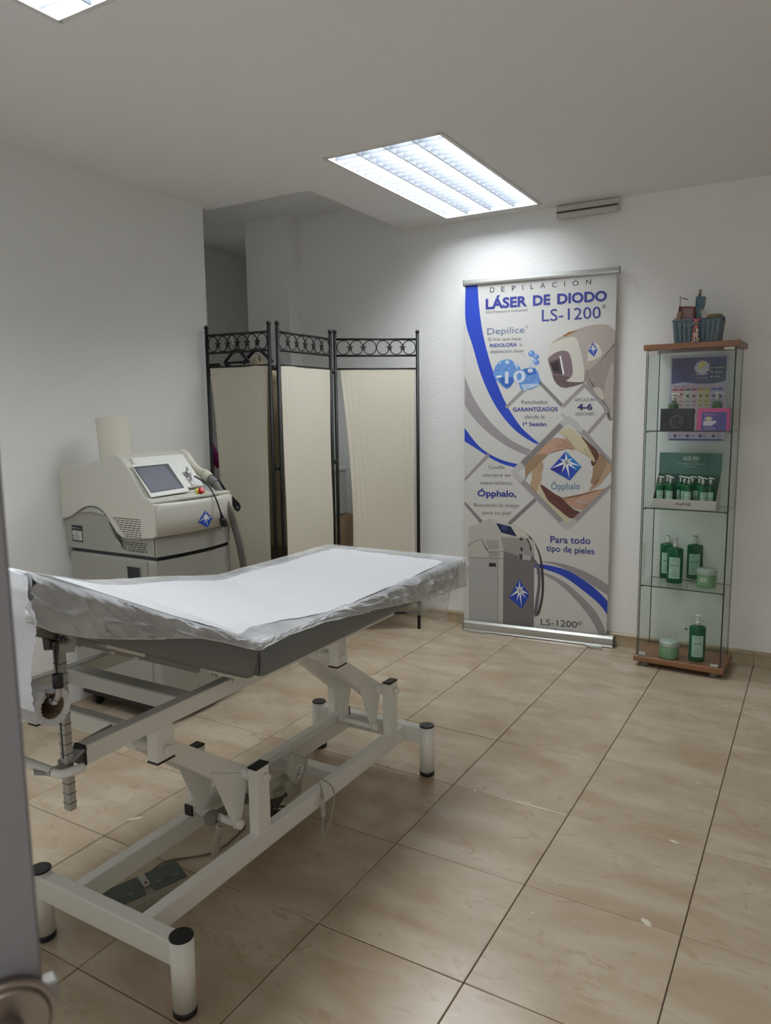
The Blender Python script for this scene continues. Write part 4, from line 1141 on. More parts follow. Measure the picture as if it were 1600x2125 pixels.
def band(name, A, B, m, l, crop, parent=None):
    """ribbon between two curves"""
    A = smooth_pts([Vector((*crop(*q), 0)) for q in A], 6); B = smooth_pts([Vector((*crop(*q), 0)) for q in B], 6)
    n = 60
    def at(P, t):
        k = t*(len(P)-1); i = min(int(k), len(P)-2); return P[i].lerp(P[i+1], k-i)
    bm = BM(); prev = None
    for i in range(n+1):
        a, b_ = at(A, i/n), at(B, i/n); va, vb = clampb(bf(a.x, a.y, l)), clampb(bf(b_.x, b_.y, l))
        va.z = max(va.z, .052); vb.z = max(vb.z, .052)
        cur = (bm.verts.new(va), bm.verts.new(vb))
        if prev: bm.faces.new((prev[0], prev[1], cur[1], cur[0]))
        prev = cur
    return part(name, bm, m, parent or sheet, norm=False)
def stripe(name, pts, wpx, m, l, crop):
    """mitred outline stripe of wpx crop pixels"""
    P = [Vector((*q, 0)) for q in pts]; bm = BM(); prev = None
    for i, p in enumerate(P):
        d0 = (P[i]-P[i-1]).normalized() if i else (P[1]-P[0]).normalized()
        d1 = (P[i+1]-P[i]).normalized() if i < len(P)-1 else d0
        n0 = Vector((-d0.y, d0.x, 0)); n1 = Vector((-d1.y, d1.x, 0)); mn = (n0+n1).normalized(); k = wpx/2/max(.5, mn.dot(n0))
        a, b_ = p+mn*k, p-mn*k
        cur = tuple(bm.verts.new(clampb(bf(*crop(q.x, q.y), l))) for q in (a, b_))
        if prev: bm.faces.new((prev[0], prev[1], cur[1], cur[0]))
        prev = cur
    return part(name, bm, m, sheet, norm=False)
def words(s, a, b_, cap, m, crop, bold=0, l=4, parent=None, name='lettering', slant=0):
    V, Fc = text_mesh(s, bold); bm = BM()
    a = Vector((*crop(*a), 0)); b_ = Vector((*crop(*b_), 0)); cap_ = cap/4.4444
    vs = []
    for x, y in V:
        px = a.x+(b_.x-a.x)*x+slant*y*cap_; py = a.y+(b_.y-a.y)*x-y*cap_
        v = bf(px, py, l); v.z = max(v.z, .053); vs.append(bm.verts.new(v))
    for f in Fc:
        try: bm.faces.new([vs[i] for i in f])
        except ValueError: pass
    return part(name, bm, m, parent or sheet, norm=False)
PBL = mat('print_royal_blue', srgb(30, 62, 172), .45); PGR = mat('print_grey', srgb(152, 146, 148), .45); PGD = mat('print_mid_grey', srgb(126, 121, 122), .45); PNV = mat('print_navy', srgb(44, 54, 134), .45)
TXG = mat('print_text_grey', srgb(112, 110, 108), .5); TXK = mat('print_text_dark', srgb(50, 52, 66), .5)
PLG = mat('print_light_grey', srgb(186, 184, 184), .45)

band('blue_swoosh', [(118, 246), (116, 600), (180, 830), (270, 1130), (400, 1400), (560, 1600), (720, 1715), (806, 1748)], [(226, 240), (240, 460), (280, 740), (360, 1040), (470, 1330), (610, 1560), (730, 1680), (806, 1740)], PBL, 1, c6)
band('grey_swoosh', [(106, 1375), (190, 1500), (330, 1640), (500, 1760), (690, 1850)], [(106, 1105), (200, 1330), (350, 1540), (530, 1700), (730, 1800)], PGR, 1, c6)
band('blue_swoosh', [(106, -65+1), (240, 20), (360, 100), (470, 150), (580, 180)], [(106, -190), (220, -40), (330, 50), (470, 115), (610, 150)], PBL, 1, c7)
band('grey_swoosh', [(760, 1150), (860, 1180), (1000, 1270), (1160, 1430), (1280, 1590), (1350, 1730)], [(760, 1140), (880, 1160), (1050, 1250), (1240, 1420), (1350, 1560), (1425, 1740)], PGR, 1, c7)
band('blue_swoosh', [(745, 1100), (860, 1120), (1030, 1190), (1210, 1320), (1350, 1440), (1440, 1560)], [(745, 1065), (880, 1080), (1060, 1130), (1240, 1240), (1370, 1350), (1440, 1430)], PBL, 1, c7)
band('grey_swoosh', [(800, 1048), (950, 1080), (1120, 1160), (1300, 1275), (1440, 1365)], [(800, 1042), (960, 1055), (1150, 1110), (1320, 1190), (1440, 1270)], PGR, 1, c7)

# diamonds
stripe('diamond_outline', [(488, 1405), (655, 1240)], 30, PGR, 2, c6)
stripe('diamond_outline', [(800, 1170), (1010, 1390)], 30, PGD, 2, c6)
stripe('diamond_outline', [(1015, 1390), (1212, 1195), (1432, 1428), (1245, 1640)], 30, PGR, 3, c6)
stripe('diamond_outline', [(1000, 1460), (1040, 1500)], 30, PLG, 2, c6)
stripe('diamond_outline', [(100, 290), (330, 60)], 34, PGR, 2, c7)
stripe('diamond_outline', [(100, 505), (262, 680)], 34, PGD, 2, c7)
stripe('diamond_outline', [(515, 700), (765, 470)], 34, PGD, 2, c7)
# large diamond with hands
D = [(1090, -400), (1450, -60), (1470, -45)]
stripe('diamond_outline', [(1475, 140), (1250, -95), (1110, -240), (1068, -268), (1020, -240), (600, 180), (565, 215), (572, 240), (600, 265), (1010, 690), (1050, 722), (1100, 690), (1475, 350)], 52, PLG, 3, c7)
stripe('diamond_shade', [(640, 145), (1000, -215)], 46, PGD, 4, c7)
stripe('diamond_shade', [(640, 305), (1000, 675)], 46, PGR, 4, c7)
stripe('diamond_shade', [(1470, 345), (1130, 660)], 46, PGR, 4, c7)
stripe('diamond_shade', [(1190, -160), (1470, 130)], 46, PGR, 4, c7)
SK = [mat('skin_print_%s' % n, c, .5) for n, c in (('pink', srgb(188, 150, 128)), ('pale', srgb(198, 188, 156)), ('brown', srgb(94, 56, 46)), ('tan', srgb(152, 126, 96)), ('sand', srgb(178, 152, 122)), ('rose', srgb(184, 146, 126)), ('light', srgb(196, 180, 146)))]
def hand_(pts, m, l=2): shape('hand_print', pts, m, l, c8, 3)
hand_([(200, 410), (300, 300), (390, 220), (560, 225), (650, 240), (760, 245), (830, 320), (790, 350), (680, 335), (560, 345), (470, 390), (370, 420), (280, 425)], SK[0])
hand_([(470, 150), (560, 155), (690, 170), (780, 250), (820, 320), (740, 240), (640, 230), (520, 225), (400, 215)], SK[5], 3)
hand_([(555, 60), (620, 0), (760, 0), (880, 90), (980, 200), (1040, 290), (1110, 420), (1160, 525), (1130, 545), (1080, 470), (1020, 440), (930, 380), (820, 320), (770, 250), (700, 150), (620, 95)], SK[1], 4)
hand_([(835, 0), (880, 50), (960, 140), (1080, 250), (1170, 330), (1225, 440), (1190, 560), (1120, 620), (1090, 530), (1150, 530), (1100, 410), (1030, 290), (970, 215), (920, 90)], SK[2], 3)
hand_([(1240, 400), (1350, 520), (1300, 680), (1250, 780), (1190, 880), (1100, 920), (1088, 860), (1125, 760), (1125, 640), (1180, 560), (1215, 470)], SK[3], 4)
hand_([(1270, 450), (1440, 610), (1430, 700), (1330, 800), (1240, 920), (1110, 1010), (1060, 1030), (1080, 980), (1190, 890), (1260, 780), (1320, 650)], SK[4], 3)
hand_([(1430, 930), (1320, 1000), (1200, 1005), (1080, 1030), (960, 1080), (880, 1120), (790, 1150), (690, 1150), (600, 1130), (660, 1190), (760, 1210), (830, 1190), (900, 1180), (1060, 1230), (1180, 1120), (1300, 1050)], SK[0], 3)
hand_([(620, 1150), (720, 1200), (820, 1190), (960, 1230), (1060, 1240), (1020, 1290), (930, 1340), (800, 1310), (700, 1240)], SK[5], 4)
hand_([(250, 935), (330, 960), (470, 1070), (570, 1120), (660, 1200), (740, 1300), (830, 1350), (905, 1385), (790, 1485), (690, 1450), (560, 1340), (390, 1200), (320, 1080)], SK[2], 3)
hand_([(180, 1050), (250, 900), (300, 960), (340, 1100), (400, 1210), (560, 1350), (690, 1460), (750, 1520), (660, 1560), (420, 1300)], SK[1], 2)
hand_([(0, 600), (130, 480), (200, 420), (370, 425), (310, 500), (240, 580), (170, 650), (90, 720), (20, 790), (0, 840), (0, 720)], SK[3], 3)
hand_([(110, 740), (130, 690), (200, 620), (260, 560), (300, 570), (300, 650), (270, 740), (270, 830), (220, 930), (180, 1040), (80, 940), (110, 830)], SK[4], 4)
for q in ([(640, 255), (560, 262), (500, 280)], [(700, 265), (620, 290), (520, 310)], [(790, 330), (720, 320), (650, 300)], [(1030, 300), (1060, 380), (1120, 470)], [(980, 310), (1010, 400), (1070, 460)], [(280, 600), (240, 650), (220, 720)], [(250, 470), (190, 560), (150, 640)],
          [(1180, 820), (1140, 870), (1110, 900)], [(1230, 800), (1190, 860), (1130, 930)], [(1100, 980), (1160, 930), (1220, 850)], [(790, 1195), (720, 1190), (640, 1165)], [(960, 1240), (1000, 1262), (1040, 1258)], [(900, 1120), (840, 1160), (790, 1185)], [(470, 1180), (560, 1270), (660, 1340)]):
    P = smooth_pts([Vector((*p, 0)) for p in q], 3); stripe('crease_print', [(p.x, p.y) for p in P], 7, mat('skin_crease', srgb(132, 92, 74), .5), 5, c8)
# logo in the middle
def flogo(x, y, l): 
    q = c8(410+x/100*525, 375+y/92*480); return bf(*q, 4+l)
star_mark(flogo, sheet)
shape('star_mark_light', [(675, 378), (935, 625), (848, 690), (690, 555)], LBLU, 5, c8)
shape('star_mark_dark', [(690, 555), (595, 740), (410, 665)], DBLU, 5, c8)
words('Ópphalo', c8(430, 1003), c8(905, 1003), 110/1.8, mat('print_teal_blue', srgb(70, 120, 160), .5), lambda x, y: (x, y))

# lettering
for i, (ch, x, y) in enumerate(zip('DEPILACIÓN', (343, 446, 543, 640, 716, 806, 914, 1026, 1102, 1228), (342, 336, 328, 320, 312, 303, 296, 288, 282, 270))):
    wd = {'I': 7, 'D': 40, 'E': 32, 'P': 34, 'L': 28, 'A': 46, 'C': 44, 'Ó': 56, 'N': 46}[ch]
    words(ch, (x, y), (x+wd, y-3), 46, TXK, c6)
words('LÁSER', (302, 494), (684, 464), 88, PNV, c6, .035)
words('DE', (738, 462), (898, 450), 88, PNV, c6, .035)
words('DIODO', (962, 446), (1420, 416), 88, PNV, c6, .035)
words('Alta Potencia e Intensidad', (298, 536), (686, 512), 24, TXG, c6)
words('LS-1200', (820, 608), (1362, 578), 106, PNV, c6)
words('©', (1376, 486), (1408, 484), 30, TXK, c6)
words('Depilice', (316, 730), (660, 712), 58, mat('print_steel_blue', srgb(106, 124, 152), .5), c6)
words('®', (668, 672), (692, 671), 22, TXG, c6)
words('El frío que hace', (326, 790), (628, 780), 30, TXG, c6)
words('INDOLORA', (340, 848), (590, 838), 32, PNV, c6, .02)
words('la', (614, 838), (640, 837), 30, TXG, c6)
words('depilación láser', (346, 902), (658, 892), 30, TXG, c6)
words('Resultados', (632, 1368), (872, 1366), 33, TXG, c6)
words('GARANTIZADOS', (552, 1438), (966, 1434), 34, PNV, c6, .02)
words('desde la', (662, 1504), (846, 1504), 34, TXG, c6)
words('1ª Sesión', (646, 1574), (862, 1572), 34, PNV, c6, .02)
words('EFICAZ EN', (1128, 1346), (1312, 1344), 27, TXG, c6, l=5)
words('4-6', (1148, 1424), (1286, 1422), 52, mat('print_blue_black', srgb(34, 40, 84), .5), c6, .035, l=5)
words('SESIONES', (1128, 1476), (1304, 1474), 27, TXG, c6, l=5)
words('Confía', (328, 190), (478, 192), 32, TXG, c7)
words('siempre en', (276, 262), (530, 264), 32, TXG, c7)
words('especialistas,', (254, 332), (552, 336), 32, TXG, c7)
words('Ópphalo,', (226, 442), (584, 448), 54, PNV, c7, .03)
words('Buscando lo mejor', (194, 538), (616, 546), 34, TXG, c7)
words('para tu piel', (272, 608), (530, 614), 32, TXG, c7)
words('Para todo', (900, 872), (1268, 884), 62, PNV, c7, .012, slant=-.05)
words('tipo de pieles', (862, 948), (1304, 978), 56, PNV, c7, .012, slant=-.05)
words('LS-1200', (810, 1630), (1144, 1656), 58, TXK, c7)
words('©', (1150, 1632), (1192, 1634), 34, TXK, c7)
words('www.Opphalo.com', (790, 1686), (1216, 1728), 36, TXK, c7)

# printed ice cubes and -10°
ICE = mat('ice_print', srgb(96, 140, 200), .4, noise_s=60, noise_a=.45); ICD = mat('ice_print_deep', srgb(52, 92, 168), .4, noise_s=40, noise_a=.35); ICL = mat('ice_print_light', srgb(176, 196, 220), .4, noise_s=70, noise_a=.25)
shape('ice_cube_print', [(372, 1090), (400, 1010), (460, 965), (540, 965), (580, 1030), (580, 1110), (560, 1170), (500, 1232), (430, 1180), (395, 1140)], ICE, 2, c6, 3)
shape('ice_shade_print', [(410, 1100), (480, 1130), (570, 1120), (550, 1180), (500, 1226), (440, 1170)], ICD, 3, c6, 2)
shape('ice_cube_print', [(585, 1100), (650, 1045), (760, 1040), (800, 1130), (800, 1200), (650, 1250), (610, 1190)], ICE, 2, c6, 2)
shape('ice_shade_print', [(650, 1050), (755, 1042), (770, 1090), (690, 1110)], ICD, 3, c6)
shape('ice_shade_print', [(630, 1190), (790, 1180), (798, 1200), (652, 1248)], ICL, 3, c6)
for x, y, r in ((725, 905, 32), (770, 935, 26), (735, 960, 20), (770, 985, 28), (722, 1010, 18), (658, 915, 12), (590, 1010, 20), (600, 1045, 24), (440, 1000, 24), (500, 985, 20)):
    shape('water_drop_print', [(x+r*cos(a*.7854), y+r*.9*sin(a*.7854)) for a in range(8)], ICE if r > 22 else ICL, 3, c6, 2)
    shape('drop_glint_print', [(x-r*.3+r*.35*cos(a*1.05), y-r*.3+r*.35*sin(a*1.05)) for a in range(6)], ICL if r > 22 else LOGW, 4, c6, 2)
words('-', (402, 1148), (448, 1146), 90, LOGW, c6, .03)
words('10', (480, 1180), (668, 1166), 104, mat('ice_number', srgb(206, 216, 228), .4), c6, .02)
bm = BM()
words('°', (688, 1128), (738, 1126), 74, LOGW, c6, .03)

# printed handpiece
IV = mat('handpiece_print_ivory', srgb(190, 184, 170), .45); IVD = mat('handpiece_print_taupe', srgb(150, 138, 132), .45); IVL = mat('handpiece_print_light', srgb(204, 200, 188), .45); IVM = mat('handpiece_print_mid', srgb(172, 162, 152), .45)
DK = mat('window_print_brown', srgb(74, 58, 62), .4)
shape('handpiece_print', [(880, 860), (920, 800), (1010, 740), (1150, 680), (1300, 640), (1420, 640), (1470, 670), (1503, 716), (1503, 820), (1440, 900), (1330, 1000), (1230, 1060), (1220, 1160), (1160, 1190), (1020, 1220), (960, 1190), (920, 1120), (880, 980)], IVM, 2, c6, 4)
shape('handpiece_print', [(1503, 800), (1503, 1000), (1490, 1290), (1482, 1520), (1420, 1500), (1440, 1430), (1380, 1340), (1230, 1190), (1225, 1080), (1330, 1000), (1420, 910)], IVD, 2, c6, 2)
shape('handpiece_print', [(1430, 1080), (1490, 1000), (1482, 1500), (1430, 1400), (1400, 1340), (1395, 1240)], IVM, 3, c6, 2)
shape('handpiece_print', [(1290, 1230), (1340, 1215), (1380, 1250), (1395, 1310), (1375, 1335), (1330, 1290)], IV, 4, c6, 2)
shape('handpiece_print', [(882, 850), (940, 800), (1070, 755), (1130, 760), (1160, 820), (1200, 980), (1212, 1120), (1180, 1170), (1040, 1190), (960, 1170), (900, 1050), (882, 930)], IVL, 3, c6, 4)
shape('handpiece_shade_print', [(920, 1110), (960, 1190), (1040, 1220), (1180, 1185), (1200, 1170), (1060, 1165), (980, 1130)], mat('print_brown_shade', srgb(96, 80, 78), .45), 4, c6, 2)
shape('handpiece_window_print', [(880, 950), (960, 890), (1040, 880), (1080, 920), (1105, 1050), (1090, 1120), (1020, 1160), (940, 1150), (915, 1090), (890, 1010)], mat('print_mauve', srgb(120, 102, 104), .4), 4, c6, 3)
shape('handpiece_window_print', [(890, 985), (985, 950), (1020, 1100), (930, 1090)], DK, 5, c6)
shape('handpiece_window_print', [(905, 1000), (970, 980), (985, 1070), (925, 1065)], mat('window_print_dark', srgb(40, 28, 34), .4), 6, c6)
shape('handpiece_rim_print', [(982, 930), (996, 925), (1028, 1095), (1014, 1102)], LOGW, 6, c6)
shape('handpiece_shade_print', [(925, 1100), (1020, 1110), (1085, 1125), (1030, 1165), (950, 1160)], mat('print_brown_shade', srgb(96, 80, 78), .45), 5, c6)
shape('handpiece_switch_print', [(1015, 742), (1070, 705), (1155, 692), (1110, 712), (1020, 752)], mat('print_amber', srgb(150, 100, 50), .4), 4, c6)
def fhp(x, y, l): return bf(*c6(1248+x*.86, 798+y*1.50), 5+l)
shape('mark_patch', [(1240, 960), (1262, 830), (1330, 810), (1375, 900), (1340, 950), (1260, 975)], IVL, 4, c6, 2)
star_mark(fhp, sheet)

# printed machine
shape('machine_print', [(140, 900), (146, 720), (240, 690), (345, 650), (370, 662), (590, 720), (700, 800), (750, 900), (752, 1000), (748, 1640), (148, 1585)], mat('machine_print_light', srgb(186, 185, 176), .45), 2, c7)
shape('machine_print_front', [(468, 820), (600, 850), (720, 930), (750, 1000), (745, 1645), (640, 1640), (460, 1622)], mat('machine_print_grey', srgb(112, 108, 108), .45), 3, c7)
shape('machine_print_hood', [(440, 820), (590, 830), (690, 840), (735, 920), (752, 995), (600, 990), (470, 950)], mat('machine_print_hood', srgb(150, 149, 144), .45), 4, c7)
shape('machine_print_side', [(150, 1005), (410, 1018), (414, 1615), (150, 1582)], mat('machine_print_side', srgb(170, 170, 168), .45), 3, c7)
shape('machine_print_panel', [(380, 665), (560, 718), (622, 820), (445, 800)], IVL, 4, c7)
shape('machine_print_screen', [(397, 690), (535, 722), (590, 815), (448, 780)], mat('print_screen_navy', srgb(30, 34, 78), .3), 5, c7)
shape('machine_print_ring', [(475+22*cos(a*.7854), 735+20*sin(a*.7854)) for a in range(8)], mat('print_screen_blue', srgb(90, 120, 170), .4), 6, c7, 2)
shape('machine_print_ring', [(475+15*cos(a*.7854), 735+14*sin(a*.7854)) for a in range(8)], mat('print_screen_navy', srgb(30, 34, 78), .3), 7, c7, 2)
shape('machine_print_socket', [(333, 1058), (398, 1060), (398, 1094), (333, 1092)], mat('print_black_brown', srgb(44, 38, 36), .4), 4, c7)
for (a, b_, y0, y1, n) in ((300, 425, 855, 925, 7), (320, 428, 965, 998, 4)):
    for k in range(n):
        y = y0+(y1-y0)*k/(n-1); shape('vent_print', [(a+k*4, y-2), (b_, y-2), (b_, y+2), (a+k*4+3, y+2)], PGD, 4, c7)
shape('machine_print_seam', [(138, 905), (200, 862), (262, 842), (300, 930), (330, 960), (466, 952), (466, 947), (332, 954), (306, 926), (268, 836), (200, 855), (140, 895)], PGD, 4, c7)
shape('machine_print_seam', [(150, 1003), (470, 1016), (750, 1030), (750, 1034), (470, 1021), (150, 1008)], PGD, 5, c7)
shape('machine_print_seam', [(412, 1018), (417, 1018), (418, 1616), (413, 1616)], PGD, 5, c7)
shape('machine_print_handpiece', [(605, 978), (690, 985), (722, 998), (722, 1030), (690, 1034), (605, 1025)], mat('machine_print_side', srgb(170, 170, 168), .45), 6, c7)
shape('machine_print_handpiece', [(612, 975), (640, 978), (640, 1028), (612, 1024)], mat('print_hose_dark', srgb(58, 56, 58), .45), 7, c7)
shape('machine_print_head', [(560, 735), (590, 720), (640, 770), (700, 810), (690, 830), (640, 810), (600, 800)], IVL, 6, c7, 2)
HD = mat('print_hose_dark', srgb(58, 56, 58), .45)
band('hose_print', [(670, 800), (760, 880), (815, 1010), (838, 1180), (835, 1360), (800, 1520), (765, 1550)], [(690, 795), (740, 850), (795, 1000), (815, 1180), (815, 1350), (785, 1490), (765, 1520)], HD, 5, c7)
band('hose_print', [(720, 1000), (770, 1040), (805, 1120), (808, 1250), (795, 1380), (770, 1545), (748, 1540)], [(720, 1030), (750, 1060), (775, 1130), (782, 1250), (765, 1380), (750, 1490), (745, 1500)], mat('print_hose_grey', srgb(100, 98, 104), .45), 6, c7)
band('lead_print', [(690, 830), (715, 890), (725, 945)], [(680, 835), (705, 890), (712, 945)], mat('print_black_brown', srgb(44, 38, 36), .4), 7, c7)
shape('machine_print_stop', [(630+16*cos(a*.7854), 838+12*sin(a*.7854)) for a in range(8)], mat('print_black_brown', srgb(44, 38, 36), .4), 6, c7, 2)
shape('machine_print_mark', [(633, 908), (650, 932), (634, 956), (618, 932)], TXK, 6, c7)
def fmp(x, y, l): return bf(*c7(518+x*1.88, 1208+y*3.0), 4+l)
star_mark(fmp, sheet)
# ================================================================== GLASS DISPLAY CABINET
cF0, cF1 = Vector((.274, 2.331, 0)), Vector((.691, 2.311, 0))
cu = (cF1-cF0).normalized(); cn = Vector((cu.y, -cu.x, 0))        # cn towards the room
CC = (cF0+cF1)/2-cn*.130
cab_ = root('display_cabinet', 'tall narrow glass display cabinet with orange-brown wooden top and base', 'cabinet', tuple(CC))
def cw(x, y, z): return CC+cu*x-cn*y+Vector((0, 0, z))             # x right, y to the wall
def cp(px, py, y): return onp(px, py, CC-cn*y, cn)
def cl_(p): d = p-CC; return d.dot(cu), -d.dot(cn), p.z
CM = Matrix(((cu.x, -cn.x, 0, CC.x), (cu.y, -cn.y, 0, CC.y), (0, 0, 1, 0), (0, 0, 0, 1)))
def cbox(x0, x1, y0, y1, z0, z1, bev=0, seg=1, bm=None):
    bm = bm or BM(); box(bm, x0, x1, y0, y1, z0, z1, bev, seg, CM); return bm
# veneer with a straight grain
WDM = bpy.data.materials.new('orange_brown_veneer'); WDM.use_nodes = True
nt = WDM.node_tree; b = nt.nodes['Principled BSDF']; tc = nt.nodes.new('ShaderNodeTexCoord'); mpn = nt.nodes.new('ShaderNodeMapping'); mpn.inputs['Scale'].default_value = (2, 40, 60)
nz = nt.nodes.new('ShaderNodeTexNoise'); nz.inputs['Scale'].default_value = 3; nz.inputs['Detail'].default_value = 6; crn = nt.nodes.new('ShaderNodeValToRGB')
crn.color_ramp.elements[0].position = .3; crn.color_ramp.elements[0].color = srgb(120, 82, 55); crn.color_ramp.elements[1].position = .7; crn.color_ramp.elements[1].color = srgb(146, 102, 70)
nt.links.new(tc.outputs['Object'], mpn.inputs[0]); nt.links.new(mpn.outputs[0], nz.inputs[0]); nt.links.new(nz.outputs[0], crn.inputs[0]); nt.links.new(crn.outputs[0], b.inputs['Base Color']); b.inputs['Roughness'].default_value = .35
WX, WY = .2085, .130
part('top_board', cbox(-WX, WX, -WY, WY, 1.548, 1.574, .002), WDM, cab_)
part('base_board', cbox(-WX, WX, -WY, WY, .024, .052, .002), WDM, cab_)
for x in (-.16, .16):
    for y in (-.09, .09):
        bm = BM(); lathe(bm, [(.02, 0), (.021, .004), (.021, .024)], tuple(cw(x, y, 0)), 18); part('foot', bm, mat('foot_grey', srgb(120, 118, 114), .5), cab_)
GL = glass('cabinet_glass', (.965, .985, .975, 1)); GE = mat('glass_edge', srgb(44, 66, 58), .15); SEAL = mat('seal_black', srgb(16, 20, 20), .4)
G0, G1, T = -.192, .192, .004
def pane(name, x0, x1, y0, y1, z0, z1, edges):
    o = part(name, cbox(x0, x1, y0, y1, z0, z1), GL, cab_)
    for e in edges: part('glass_edge', cbox(*e), GE, o)
    return o
Z0, Z1 = .0525, 1.5475
pane('side_pane', G0, G0+T, -.108, .118, Z0, Z1, [(G0-.0002, G0+T+.0002, -.1085, -.1078, Z0, Z1), (G0-.0002, G0+T+.0002, .1178, .1186, Z0, Z1)])
pane('side_pane', G1-T, G1, -.108, .118, Z0, Z1, [(G1-T-.0002, G1+.0002, -.1085, -.1078, Z0, Z1), (G1-T-.0002, G1+.0002, .1178, .1186, Z0, Z1)])
pane('back_pane', G0+T+.001, G1-T-.001, .113, .117, Z0, Z1, [(G0+T+.0005, G0+T+.0015, .1128, .1172, Z0, Z1), (G1-T-.0015, G1-T-.0005, .1128, .1172, Z0, Z1)])
dr_ = pane('door_pane', G0-.002, G1+.002, -.119, -.115, Z0+.004, Z1-.004, [(G0-.0025, G0-.0015, -.1192, -.1148, Z0+.004, Z1-.004), (G1+.0012, G1+.003, -.1192, -.1148, Z0+.004, Z1-.004)])
part('door_seal', cbox(G1-.0005, G1+.0035, -.1225, -.1192, Z0+.004, Z1-.004), SEAL, dr_); part('door_seal', cbox(G0-.0035, G0-.0015, -.1215, -.1192, Z0+.004, Z1-.004), SEAL, dr_)
HG = mat('hinge_white', srgb(214, 214, 210), .35)
for px0, px1, z0, z1 in ((-.186, -.143, 1.526, 1.5465), (.143, .188, 1.535, 1.5465), (-.184, -.150, .054, .072), (.148, .184, .054, .066)):
    part('hinge_clip', cbox(px0, px1, -.124, -.112, z0, z1, .002, 2), HG if z0 > 1 else mat('hinge_clear', srgb(176, 178, 172), .3), dr_)
SH = (1.170, .797, .411)
for z in SH:
    o = part('glass_shelf', cbox(G0+T+.001, G1-T-.001, -.108, .112, z-.005, z), GL, cab_)
    part('shelf_edge', cbox(G0+T+.001, G1-T-.001, -.1085, -.1078, z-.005, z), GE, o); part('shelf_edge', cbox(G0+T+.001, G1-T-.001, .1118, .1125, z-.005, z), GE, o)
    for x in (G0+T+.001, G1-T-.009):
        part('shelf_clip', cbox(x, x+.008, -.106, -.092, z-.010, z-.0052), mat('clip_grey', srgb(130, 134, 130), .4), o)

# ---- bottles and jars
GG = mat('gel_green', srgb(26, 104, 64), .12, Transmission_Weight=.2, IOR=1.33); GGL = mat('gel_light_green', srgb(84, 122, 84), .12, Transmission_Weight=.3, IOR=1.33)
LAB = mat('mint_label', srgb(170, 206, 190), .5); PMW = mat('pump_white', srgb(216, 218, 214), .35); CLR = mat('clear_bottle', srgb(120, 180, 140), .1, Transmission_Weight=.6, IOR=1.4)
def bottle_proto(name, label, big, loc, rz, chrome=False, face=1, gm=None):
    """local frame: front towards -y"""
    r_ = root(name, label, 'bottle', loc, rz); gm = gm or GG
    if big: W, Hb, sy = .0375, .178, .62
    else: W, Hb, sy = .0195, .112, 1.0
    bm = BM(); lathe(bm, [(W*.9, 0), (W, .004), (W, Hb*.93), (W*.97, Hb*.965), (W*.80, Hb*.99), (.012 if big else .009, Hb), (.012 if big else .009, Hb+.004)], (0, 0, 0), 28, 1, sy); part('bottle_body', bm, gm, r_, local=True)
    # label wrapped on the front
    def lf(i, j):
        a = radians(-90+(i-.5)*(84 if big else 96)); return Vector((cos(a)*(W+.0006), sin(a)*(W+.0006)*sy-.0002, lerp(Hb*.14, Hb*.74, j)))
    bm = BM(); grid(bm, 10, 2, lf); lb = part('bottle_label', bm, LAB, r_, local=True)
    def lt(s, zc, hw, cap, bold=0, m=TXK):
        V, Fc = text_mesh(s, bold); bm = BM(); vs = []
        for x, y in V:
            i = .5+(x-.5)*hw*2; p = lf(i, (zc*Hb+y*cap-Hb*.14)/(Hb*.60)); p.y -= .0006; vs.append(bm.verts.new(p))
        for f in Fc:
            try: bm.faces.new([vs[k] for k in f])
            except ValueError: pass
        part('lettering', bm, m, lb, local=True, norm=False)
    s_ = 1 if big else .55
    lt('KEFUS', .66, .28, .0042*s_); lt('Aloe Vera', .50, .34, .0062*s_, .03); lt('————————', .455, .40, .0010)
    bm = BM()
    for k in range(6):
        z = Hb*(.19+.022*k); grid(bm, 6, 2, lambda i, j: lf(.14+i*(.5+.2*((k*13) % 3)/3), (z+j*.0011-Hb*.14)/(Hb*.60))+Vector((0, -.0005, 0)))
    P = [lf(.5+.16*cos(a*.63), (Hb*.36+.008*s_*sin(a*.63)-Hb*.14)/(Hb*.60))+Vector((0, -.0005, 0)) for a in range(10)]
    part('label_print', bm, mat('label_print_grey', srgb(110, 140, 126), .5), lb, local=True); bm = BM(); tube(bm, P, .0004*s_+.0002, 4); part('leaf_drawing', bm, mat('label_print_grey', srgb(110, 140, 126), .5), lb, local=True)
    # pump
    k = 1 if big else .72
    z = Hb+.003; bm = BM()
    lathe(bm, [(.0125*k, 0), (.0125*k, .016*k), (.011*k, .018*k)], (0, 0, z), 20); pc_ = part('pump_collar', bm, CHROME if chrome else PMW, r_, local=True)
    bm = BM(); lathe(bm, [(.0085*k, 0), (.0085*k, .014*k), (.005*k, .016*k), (.005*k, .024*k)], (0, 0, z+.017*k), 16)
    lathe(bm, [(.004, 0), (.012*k, .001), (.013*k, .006*k), (.010*k, .009*k), (.002, .0105*k)], (0, 0, z+.040*k), 18, 1.15, .8)
    fx = face
    tube(bm, smooth_pts([Vector((0, 0, z+.045*k)), Vector((fx*.016*k, -.004, z+.047*k)), Vector((fx*.030*k, -.006, z+.043*k)), Vector((fx*.036*k, -.008, z+.037*k))], 4), .0036*k, 10)
    part('pump_head', bm, PMW, r_, local=True)
    return r_
def zp(px, py, z): p = atz(px, py, z); return p
rzc = math.atan2(cu.y, cu.x)
base_label = {'a': 'tall green gel pump bottle at the front of the third shelf',
              'b': 'tall green gel pump bottle behind left on the third shelf, partly hidden',
              'c': 'tall green gel pump bottle standing behind the pale jar on the third shelf',
              'd': 'tall green gel pump bottle standing on the wooden cabinet base'}
